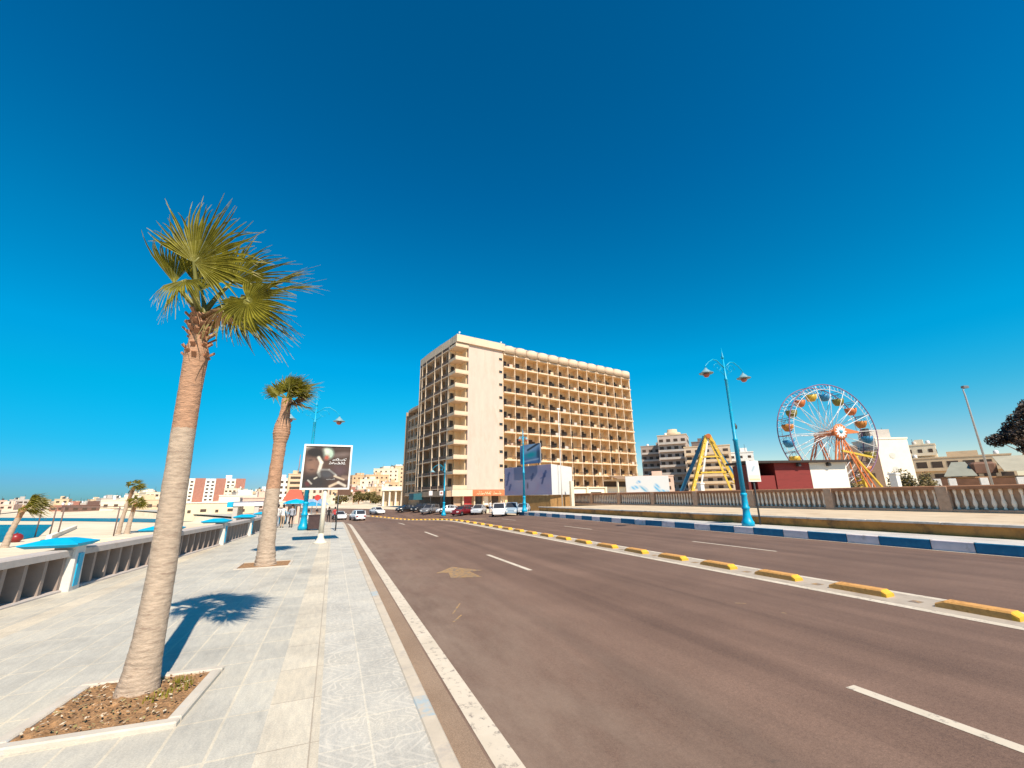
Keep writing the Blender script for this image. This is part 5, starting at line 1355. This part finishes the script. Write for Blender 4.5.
# ------------------------------------------------------------------ PEOPLE
m_skin = M('skin', (.36,.20,.13), .6, .08, 6); m_hair = M('hair', (.02,.014,.012), .7, .1, 8)
def cloth(name, col): return M('cloth_'+name, col, .85, .12, 6)
def person(x, y, rz, top_c, leg_c, label, seated=False, seed=0, z=None):
    rg = random.Random(seed)
    Z = dip(x, y) if z is None else z
    p = empty('person', (x, y, Z), label, 'person', rz)
    st = .22 if not seated else 0
    if not seated:
        J = {'pel':(0,0,.94,.135),'waist':(0,0,1.08,.125),'chest':(0,0,1.30,.15),'neckb':(0,0,1.45,.075),'neck':(0,.01,1.52,.055),'head0':(0,.02,1.60,.085),'head1':(0,.015,1.70,.085),
             'hl':(-.10,0,.90,.10),'kl':(-.11,st*.5,.50,.065),'al':(-.11,st*.35-.05,.09,.045),'tl':(-.12,st*.35+.12,.035,.04),
             'hr':(.10,0,.90,.10),'kr':(.11,-st*.2+.04,.50,.065),'ar':(.11,-st*.8,.09,.045),'tr':(.12,-st*.8+.17,.035,.04),
             'sl':(-.19,0,1.41,.065),'el':(-.25,-.06,1.13,.048),'wl':(-.25,.06,.90,.034),'fl':(-.24,.09,.80,.03),
             'sr':(.19,0,1.41,.065),'er':(.25,.04,1.13,.048),'wr':(.25,.16,.93,.034),'fr':(.24,.21,.84,.03)}
    else:
        J = {'pel':(0,0,.50,.14),'waist':(0,-.02,.64,.13),'chest':(0,-.03,.88,.155),'neckb':(0,-.02,1.03,.075),'neck':(0,0,1.10,.055),'head0':(0,.02,1.18,.085),'head1':(0,.015,1.28,.085),
             'hl':(-.10,.05,.49,.10),'kl':(-.13,.45,.50,.07),'al':(-.13,.45,.09,.045),'tl':(-.13,.60,.035,.04),
             'hr':(.10,.05,.49,.10),'kr':(.13,.45,.50,.07),'ar':(.13,.42,.09,.045),'tr':(.13,.57,.035,.04),
             'sl':(-.19,-.03,.98,.065),'el':(-.25,.06,.74,.048),'wl':(-.18,.28,.62,.034),'fl':(-.16,.36,.60,.03),
             'sr':(.19,-.03,.98,.065),'er':(.25,.06,.74,.048),'wr':(.18,.28,.62,.034),'fr':(.16,.36,.60,.03)}
    E_ = [('pel','waist'),('waist','chest'),('chest','neckb'),('neckb','neck'),('neck','head0'),('head0','head1'),('pel','hl'),('hl','kl'),('kl','al'),('al','tl'),('pel','hr'),('hr','kr'),('kr','ar'),('ar','tr'),('chest','sl'),('sl','el'),('el','wl'),('wl','fl'),('chest','sr'),('sr','er'),('er','wr'),('wr','fr')]
    keys = list(J); me = bpy.data.meshes.new('body')
    me.from_pydata([J[k][:3] for k in keys], [(keys.index(a), keys.index(b_)) for a, b_ in E_], [])
    o = bpy.data.objects.new('body', me); COL.objects.link(o)
    md = o.modifiers.new('skin', 'SKIN'); sb = o.modifiers.new('sub', 'SUBSURF'); sb.levels = 1; sb.render_levels = 1
    for i, k in enumerate(keys):
        me.skin_vertices[0].data[i].radius = (J[k][3], J[k][3]*.85); me.skin_vertices[0].data[i].use_root = (k == 'pel')
    dg = bpy.context.evaluated_depsgraph_get(); nm = bpy.data.meshes.new_from_object(o.evaluated_get(dg))
    bpy.data.objects.remove(o); o = bpy.data.objects.new('body', nm); COL.objects.link(o); o.parent = p
    nm.materials.clear()
    for m in (m_skin, top_c, leg_c, M('shoe', (.03,.025,.022), .6)): nm.materials.append(m)
    hip = J['hl'][2]; nk = J['neckb'][2]+.02; wz = J['wl'][2]
    for f in nm.polygons:
        c_ = f.center; f.use_smooth = True
        if c_.z > nk: f.material_index = 0
        elif abs(c_.x) > .16 and not seated and c_.z < wz+.02 and c_.z > .7: f.material_index = 0
        elif seated and c_.y > .22 and c_.z > .56 and c_.z < .7 and abs(c_.x) > .08 and c_.y < .42: f.material_index = 0
        elif c_.z > hip+.04: f.material_index = 1
        elif c_.z < .1: f.material_index = 3
        else: f.material_index = 2
    mb = MB(); hz = J['head1'][2]
    mb.lathe([(.01,.12),(.07,.10),(.10,.04),(.104,-.03),(.09,-.09)], m_hair, (0,-.012,hz), 12, sy=.98); mb.build('hair', o)
    return p
cW, cG, cK, cB, cR, cY = cloth('white',(.66,.62,.58)), cloth('grey',(.32,.32,.35)), cloth('black',(.015,.015,.017)), cloth('blue',(.10,.16,.30)), cloth('red',(.45,.05,.05)), cloth('tan',(.42,.30,.20))
person(-4.05,39.8,.3, cW, cG, 'person in white top and grey trousers walking by the railing behind the second palm', seed=1)
person(-3.6,39.4,-.2, cW, cY, 'person in white top and tan trousers, nearer the man in black trousers', seed=2)
person(-2.95,39.1,2.9, cG, cK, 'person in grey shirt and black trousers standing on the promenade under the blue umbrella', seed=3)
bench = empty('bench', (-1.55,39.8,dip(-1.5,39.8)), 'pale bench on the promenade left of the lamp base, with two people seated', 'bench', 2.7)
mb = MB(); mb.box((0,-.05,.42), (1.7,.45,.06), m_cr, bev=.01); mb.build('seat', bench)
mb = MB(); mb.box((0,-.3,.75), (1.7,.06,.45), m_cr, bev=.01); mb.build('backrest', bench)
for s_ in (-1,1):
    mb = MB(); mb.box((s_*.7,-.08,.2), (.08,.4,.4), dark_metal); mb.build('leg', bench)
person(-1.8,39.85,2.7, cW, cG, 'person in white seated at the left end of the pale bench', True, 4, z=-.03+dip(-1.8,39.8))
person(-1.15,39.6,2.7, cY, cW, 'person in a tan top seated at the right end of the pale bench', True, 5, z=-.03+dip(-1.2,39.8))
person(-.3,56.,.1, cK, cK, 'person dressed in black walking far down the promenade right of the board pole', seed=6)
person(.35,56.6,.2, cR, cK, 'person in a red top walking beside the one in black far down the promenade', seed=7)
person(21.6,60.4,2.8, cW, cB, 'person in white shirt standing among the parked cars left of the group', seed=8, z=-.2)
person(23.0,61.2,2.2, cK, cK, 'person all in black standing by the shop front', seed=9, z=-.2)
person(23.6,60.6,3.3, cR, cK, 'person in red top and black trousers standing by the shop front', seed=10, z=-.2)
person(24.2,61.4,2.9, cG, cK, 'person in grey top and black trousers, rightmost of the shop-front group', seed=11, z=-.2)

# ------------------------------------------------------------------ PROMENADE KIOSKS, UMBRELLAS, BEACH THINGS
def umbrella(x, y, z, h, r_, mat, label, dome=.5):
    u_ = empty('umbrella', (x, y, z), label, 'umbrella')
    mb = MB(); mb.tube([(0,0,0),(0,0,h)], .04, white, 6); mb.build('pole', u_)
    mb = MB(); mb.lathe([(r_,h-dome),(r_*.98,h-dome+.06),(r_*.6,h-dome*.35),(.02,h)], mat, n=10, smooth=False); mb.build('canopy', u_)
m_rt = M('red_canvas', (.46,.09,.05), .7, .1, 2)
kr = empty('snack_kiosk', (-4.3,57.,dip(-4.6,57)), 'snack kiosk with a red tiled roof between the second palm and the advert board', 'kiosk')
mb = MB(); mb.box((0,1,1.3), (1.5,2.,2.6), pink_p); mb.box((.0,-.05,1.5), (1.,.1,1.0), glassb); mb.build('wall', kr)
mb = MB(); rows = [[(-1.15,-.6,2.6),(1.15,-.6,2.6),(1.15,2.6,2.6),(-1.15,2.6,2.6)],[(-.6,.5,3.9),(.6,.5,3.9),(.6,1.5,3.9),(-.6,1.5,3.9)]]
mb.grid(rows, m_rt, False, True); mb.face(rows[0], m_rt); mb.face(rows[1], m_rt); mb.build('roof', kr)
umbrella(-3.3,47.,dip(-3,47), 2.35, 1.15, teal_cap, 'blue sunshade over the standing person near the red-roofed kiosk', .45)
umbrella(-2.0,51.,dip(-2,51), 2.2, 1.0, M('blue_canvas', (.03,.25,.42), .7), 'smaller blue sunshade just left of the promenade lamp', .45)
rs_ = empty('road_sign', (-1.35,44.,dip(-1.35,44)), 'round red sign on a thin pole beside the promenade lamp', 'sign')
mb = MB(); mb.tube([(0,0,0),(0,0,2.6)], .04, grey_metal, 6); mb.build('post', rs_)
mb = MB(); mb.lathe([(.26,0),(.26,.04)], M('sign_red', (.5,.05,.04), .5), n=16); o = mb.build('disc', rs_, (0,-.06,2.35)); o.rotation_euler = (R(90),0,0)
pp = empty('sign_post', (.35,33.5,0), 'thin dark post with a small brown plate just behind the cream board pole', 'sign')
mb = MB(); mb.tube([(0,0,0),(0,0,3.0)], .05, dark_metal, 6); mb.build('post', pp)
mb = MB(); mb.box((.35,-.04,2.75), (.9,.05,.65), M('plate_brown', (.12,.06,.035), .6)); mb.build('plate', pp)

# flat-roofed beach shelter beyond the railing
bs_ = empty('beach_shelter', (-7.5,52.,-1.6), 'flat white-roofed beach shelter with a blue end, beyond the railing', 'shelter', .05)
mb = MB(); mb.box((.2,0,3.36), (3.9,4.4,.34), white, bev=.03); mb.build('roof', bs_)
mb = MB(); mb.box((.2,0,3.57), (3.6,4.,.08), M('roof_dark_blue', (.03,.06,.14), .6)); mb.build('roof_deck', bs_)
mb = MB(); mb.box((-1.85,-.2,3.36), (.5,4.6,.5), teal_cap, bev=.05); mb.build('blue_fascia', bs_)
for x, y in ((-1.4,-1.9),(.4,-1.9),(1.9,-1.9),(-1.4,1.9),(1.9,1.9)):
    mb = MB(); mb.box((x,y,1.4), (.4,.4,3.6), grey_p); mb.build('post', bs_)
mb = MB(); mb.box((.3,1.6,1.0), (3.0,.3,2.2), glassb); mb.build('counter', bs_)

# pergola-like frame on the beach
pg = empty('beach_frame', (-37.,90.,-3.), 'thin dark metal frame of posts and rails standing on the beach', 'frame', -.42)
m_pf = M('frame_brown', (.16,.10,.08), .7, .2, 3)
for x in (-13.,-10.,-6.2,-3.9,-2.6,6.4):
    mb = MB(); mb.tube([(x,0,0),(x,0,4.5-.02*abs(x))], .09, m_pf, 6); mb.build('post', pg)
mb = MB(); mb.tube([(-13.5,0,3.5),(-2.6,0,4.45),(6.6,0,4.15)], .07, m_pf, 6); mb.tube([(-2.6,0,4.45),(0,6,4.4),(7,8,4.3)], .07, m_pf, 6); mb.build('rail', pg)
ba = empty('buoy', (-39.7,82.,-3.0), 'red round buoy lying on the sand at the water\'s edge', 'buoy')
mb = MB(); mb.lathe([(.02,0),(.4,.04),(.68,.36),(.72,.6),(.6,.92),(.32,1.12),(.02,1.16)], M('buoy_red', (.24,.02,.02), .35, .1, 2), n=16); mb.build('float', ba)
mb = MB(); mb.lathe([(.1,1.1),(.1,1.28),(.02,1.3)], dark_metal, n=8); mb.build('ring', ba)
# low white quay wall by the water
qw = MB(); qw.box((0,0,0), (.6,34,.7), cream_l, bev=.05)
o = qw.build('quay_wall', None, (-42.5,100,-2.7), .32); tag(o, 'low white quay wall at the edge of the turquoise water', 'wall')
qw = MB(); qw.box((0,0,0), (26,.5,.55), sand_w, bev=.05)
o = qw.build('low_wall', None, (-22.,74,-2.75), -.22); tag(o, 'low sand-coloured wall along the beach beyond the railing', 'wall')
# long sand-coloured shed
ls = empty('beach_hall', (-26.,138.,-2.6), 'long windowless sand-coloured hall with small dark openings behind the near palm', 'hall', -.28+.4)
mb = MB(); mb.box((-2,4,1.6), (16,8,5.0), sand_w); mb.build('wall', ls)
mb = MB(); mb.box((-2,4,4.2), (16.4,8.4,.25), cream_l); mb.build('roof', ls)
for k, x in enumerate((-8.5,-5.5,-2.5,.5,3.5)):
    mb = MB(); mb.box((x,-.03,2.0+.2*(k % 2)), (1.3 if k % 2 else .7,.1,.7), glassb); mb.build('opening', ls)

# ------------------------------------------------------------------ FAR TOWN
# red and white apartment slabs across the bay
ap_ = empty('apartment_building', (-84.,388.,-2.), 'large apartment block in red and white vertical bands on the far shore', 'apartment block', .22)
wb_ = 6.4
for k, mt in enumerate([cream_l, red_p, white, red_p, cream_l, red_p]):
    mb = MB(); mb.box((-16+k*wb_,5+(k % 2)*.6,10), (wb_,12,20+(k % 2)*.6), mt); mb.build('wall_band', ap_)
for k in (0,2,4):
    w0 = None
    for f in range(7):
        for q in (-1,1):
            mb = MB(); mb.box((0,0,0), (1.7,.12,1.2), glassb)
            o = mb.build('window', ap_) if w0 is None else w0.copy()
            if w0 is None: w0 = o
            else: COL.objects.link(o)
            o.location = (-16+k*wb_+q*1.5, -1.05, 2.0+2.6*f)
mb = MB(); mb.box((8,5,21.4), (4,5,3.), white); mb.build('roof_house', ap_)
building(-27.,255.,-1.5, 10,10,14.2, 5,4, white, 'small white block with rows of windows just right of the second palm', rz=.1, win=(1.4,1.2))
b_ = building(-18.,250.,-1.5, 9,10,16.2, 6,1, tan_p, 'brown-striped block with balconies left of the advert board', rz=.1, win=(7.,1.2), winm=glassb)
mb = MB(); mb.tube([(0,5,16),(0,5,27)], .18, red_p, 5)
for k in range(6): mb.box((0,5,17+1.8*k), (.9-.12*k,.1,.1), red_p)
mb.build('aerial_mast', b_)
building(-7.5,235.,-1.5, 11,10,14.5, 5,4, pink_p, 'tan block with its top hidden behind the advert board', rz=.05)

cols_ = [('cream', cream), ('white', white), ('pale', cream_l), ('pinkish', pink_p), ('tan', tan_p), ('grey', grey_p), ('sand-coloured', sand_w)]
used = set()
rg = random.Random(77)
# row across the bay: bearing in pixel columns 0..290
def bearing(px): return R(22.775)+math.atan((px-512)/415/ .97)
bay = []
for i in range(62):
    px_ = -6+i*4.8+rg.uniform(-2,2)
    if 190 < px_ < 244: continue
    bay.append(px_)
for i, px_ in enumerate(bay):
    a = bearing(px_); dist = rg.uniform(400, 600) if px_ < 130 else rg.uniform(330, 430)
    x, y = math.sin(a)*dist, math.cos(a)*dist
    nm, mt = rg.choice(cols_); fl = rg.choice([1,1,1,2] if px_ < 130 else [1,2,2,3]); w_ = rg.uniform(6,13)
    if px_ > 240: fl = rg.choice([2,3,3,4])
    lb = '%s %s-storey house, %s from the left in the far row across the bay' % (nm, ['one','two','three','four','five'][fl-1], ordn[i] if i < len(ordn) else 'last')
    building(x, y, -2., w_, rg.uniform(8,14), fl*3.0, fl, rg.choice([2,3,4]), mt, lb, 'house', name='house', group='houses across the bay', side=False, win=(1.5,1.2))
# second nearer scatter on the beach strip
for i, (px_, dist, w_, h_, mt, lb) in enumerate(((30,430,11,3.,pink_p,'low pinkish beach building behind the wind-blown young palm'),(96,320,13,2.8,red_p,'low dark reddish beach cafe roof left of the palm pair'),(112,300,16,2.8,M('dark_thatch',(.16,.09,.07),.9),'dark thatched beach huts just left of the palm pair'),(150,290,20,5.,cream,'cream arcaded beach house right of the palm pair'),(172,240,16,5.,tan_p,'tan flat beach house behind the near palm\'s trunk'),(260,190,16,6.,cream_l,'pale low house behind the flat-roofed beach shelter'),(275,165,10,5.,pink_p,'small pinkish house just left of the second palm'))):
    a = bearing(px_); building(math.sin(a)*dist, math.cos(a)*dist, -2.4, w_, 8, h_, 1, 5, mt, lb, 'house', name='house', side=False, win=(1.6,1.3))
# hillside ahead at the end of the road
hill_o = M('ochre_plaster', (.58,.38,.22), .8, .12, .6)
k_ = 0
for (px_, dist, w_, h_, zb, fl, cl, mt, nm, catn) in (
    (352,290,14,9,0,3,5,tan_p,'tan-walled house',''),(360,300,12,10,1,3,3,pink_p,'pink house',''),(368,310,14,11,2,3,4,tan_p,'tan house',''),(376,300,12,13,3,4,3,cream,'cream house',''),
    (383,320,16,15,5,5,5,hill_o,'tall ochre house',''),(391,330,18,18,7,6,5,cream,'tall cream block',''),(400,340,18,19,8,6,6,cream_l,'pale block',''),(346,330,16,10,0,4,5,cream_l,'pale house',''),
    (340,360,18,11,0,3,4,cream,'wide cream house',''),(372,350,20,17,4,5,6,hill_o,'broad ochre block',''),(410,330,16,19,8,6,5,tan_p,'tan block','')):
    a = bearing(px_); x, y = math.sin(a)*dist, math.cos(a)*dist
    k_ += 1
    building(x, y, zb-2., w_, 12, h_, fl, cl, mt, '%s on the hillside at the end of the road, %s in the row counted as built from near left' % (nm, ordn[k_-1]) if False else '%s of the hillside at the road\'s end, %s' % (nm, ['just right of the advert board','second from the board','third from the board','fourth from the board','near the middle of the slope','upper middle of the slope','highest beside the hotel','hidden low behind the board edge','behind the board','topmost behind the others','half hidden by the hotel wing'][k_-1]), 'house', name='house', group='hillside houses', win=(1.1,1.2))
for k_, (px_, dist, w_, h_, mt, nm) in enumerate(((349,225,8,5,cream,'cream'),(354,250,9,7,hill_o,'ochre'),(359,235,7,5,pink_p,'pink'),(366,255,9,8,red_p,'red-brown'),(371,262,8,9,cream,'cream'),(376,245,8,7,hill_o,'ochre'),(381,258,9,10,tan_p,'tan'),(386,270,9,12,pink_p,'pink'),(391,262,8,10,cream,'cream'),(397,275,9,13,hill_o,'ochre'))):
    a = bearing(px_)
    building(math.sin(a)*dist, math.cos(a)*dist, -1.9, w_, 8, h_, max(2, int(h_/3)), 3, mt, 'small %s house, %s from left in the front row below the hillside' % (nm, ordn[k_]), 'house', name='house', group='hillside houses', win=(1.0,1.1))
# columned white building left of hotel
cw = empty('columned_building', (22.6,150.,-1.3), 'white building with a row of tall columns to the left of the hotel', 'building', -.1)
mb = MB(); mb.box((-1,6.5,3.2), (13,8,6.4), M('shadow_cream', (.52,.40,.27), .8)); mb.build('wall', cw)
mb = MB(); mb.box((-1,4.,6.5), (13.4,9.5,1.4), cream_l); mb.build('roof', cw)
for k in range(7):
    mb = MB(); mb.lathe([(.5,0),(.36,.3),(.32,5.2),(.55,5.8)], cream_l, (-7.0+2.0*k,0,0), 10); mb.build('column', cw)
# trees on the slope
for i, (px_, dist, hh, lb) in enumerate(((362,215,7.5,'leftmost olive tree in front of the hillside houses'),(371,225,6.5,'middle olive tree in front of the hillside houses'),(378,210,7,'rightmost olive tree beside the columned building'),(356,240,6,'pale small tree at the road\'s far end behind the white car'),(367,200,5.5,'short bushy tree between the leftmost and middle hillside trees'),(383,195,5,'small tree closest to the white columns'),(350,205,5,'small tree at the left end of the hillside row'))):
    a = bearing(px_); broad_tree(math.sin(a)*dist, math.cos(a)*dist, -1.8, hh, [(rg.uniform(-2.2,2.2), rg.uniform(-1.5,1.5), hh*rg.uniform(.55,.9), rg.uniform(1.1,1.7)) for _ in range(7)], lb, [m_b1, m_b2, m_b3], 30+i, .4, 60, .3)
# striped awnings / parasols at the far bend, pale van-like tents
tn = empty('market_tent', (-4.2,100.,dip(-4,90)), 'blue and white striped tent at the far bend right of the board pole', 'tent', .3)
mb = MB(); rows = [[(-3,-2,2.2),(3,-2,2.2),(3,2,2.2),(-3,2,2.2)],[(-2.6,0,3.4),(2.6,0,3.4),(2.6,.1,3.4),(-2.6,.1,3.4)]]
mb.grid(rows, M('tent_blue', (.22,.32,.45), .7, .3, 1.2, stretch=(3,.1,.1)), False, True); mb.build('canopy', tn)
for x in (-2.9,2.9):
    for y in (-1.9,1.9):
        mb = MB(); mb.tube([(x,y,0),(x,y,2.2)], .06, white, 6); mb.build('post', tn)

# ------------------------------------------------------------------ CAMERA, LIGHT, WORLD
cam = bpy.data.cameras.new('camera'); co = bpy.data.objects.new('camera', cam); COL.objects.link(co); sc.camera = co
cam.sensor_fit = 'HORIZONTAL'; cam.sensor_width = 36; cam.lens = 36*415/1024; cam.clip_start = .1; cam.clip_end = 8000
rx = V((.92335009,-.38372244,-.0134799)); ux = V((-.08798215,-.24562375,.96536424)); fx = V((.3737429,.89018316,.26055743))
mt_ = Matrix(((rx.x, ux.x, -fx.x, 0), (rx.y, ux.y, -fx.y, 0), (rx.z, ux.z, -fx.z, 2.2), (0,0,0,1)))
co.matrix_world = mt_
SUN_AZ = V((.09, -1, 0)).normalized(); EL = R(47)
sd = V((SUN_AZ.x*math.cos(EL), SUN_AZ.y*math.cos(EL), math.sin(EL)))
sl = bpy.data.lights.new('sun', 'SUN'); sl.energy = 4.6; sl.angle = R(.5); sl.color = (1, .89, .74)
so = bpy.data.objects.new('sun', sl); COL.objects.link(so); so.rotation_euler = sd.to_track_quat('Z', 'Y').to_euler()
w_ = bpy.data.worlds.new('World'); sc.world = w_; w_.use_nodes = True
N = w_.node_tree.nodes; L = w_.node_tree.links; bg = N['Background']
sky = N.new('ShaderNodeTexSky'); sky.sky_type = 'NISHITA'; sky.sun_disc = False
sky.sun_elevation = EL; sky.sun_rotation = math.atan2(sd.x, sd.y)
sky.air_density = 1.0; sky.dust_density = .0; sky.ozone_density = 4.0; sky.altitude = 0
hs = N.new('ShaderNodeHueSaturation'); hs.inputs['Saturation'].default_value = 1.5; hs.inputs['Hue'].default_value = .495
tc_ = N.new('ShaderNodeTexCoord'); sx_ = N.new('ShaderNodeSeparateXYZ'); L.new(tc_.outputs['Generated'], sx_.inputs[0])
def sky_ramp(stops):   # clear dry air: a deeper blue low down than the stock sky, hazier inland than over the sea
    el = N.new('ShaderNodeValToRGB'); L.new(sx_.outputs[2], el.inputs['Fac'])
    for p_, c_ in stops:
        e_ = el.color_ramp.elements.new(p_) if p_ not in (0., 1.) else el.color_ramp.elements[0 if p_ == 0. else -1]
        e_.color = lin(c_)
    return el.outputs['Color']
hi_ = [(.45, (.40,1.27,1.09)), (.63, (.59,1.08,1.03)), (.83, (.76,.97,.92)), (1., (.8,.95,.92))]
seaw = sky_ramp([(0., (.13,.36,.70)), (.035, (.15,.42,.75)), (.10, (.07,.66,.80)), (.21, (.01,1.12,.94)), (.29, (.14,1.34,1.10))]+hi_)
land = sky_ramp([(0., (1.1,.82,.82)), (.10, (1.0,.99,.89)), (.17, (.60,1.2,1.0)), (.23, (.35,1.38,1.12)), (.29, (.22,1.49,1.19))]+hi_)
az_ = N.new('ShaderNodeMapRange'); L.new(sx_.outputs[0], az_.inputs['Value']); az_.inputs['From Min'].default_value = -.3; az_.inputs['From Max'].default_value = .8
ma_ = N.new('ShaderNodeMixRGB'); L.new(az_.outputs['Result'], ma_.inputs['Fac']); L.new(seaw, ma_.inputs['Color1']); L.new(land, ma_.inputs['Color2'])
mx_ = N.new('ShaderNodeMixRGB'); mx_.blend_type = 'MULTIPLY'; mx_.inputs['Fac'].default_value = 1.
L.new(sky.outputs[0], hs.inputs['Color']); L.new(hs.outputs[0], mx_.inputs['Color1']); L.new(ma_.outputs['Color'], mx_.inputs['Color2'])
L.new(mx_.outputs['Color'], bg.inputs['Color']); bg.inputs['Strength'].default_value = .085
vs = sc.view_settings; vs.view_transform = 'Standard'; vs.look = 'None'; vs.gamma = 1; vs.exposure = .66
sc.render.resolution_x = 1024; sc.render.resolution_y = 768
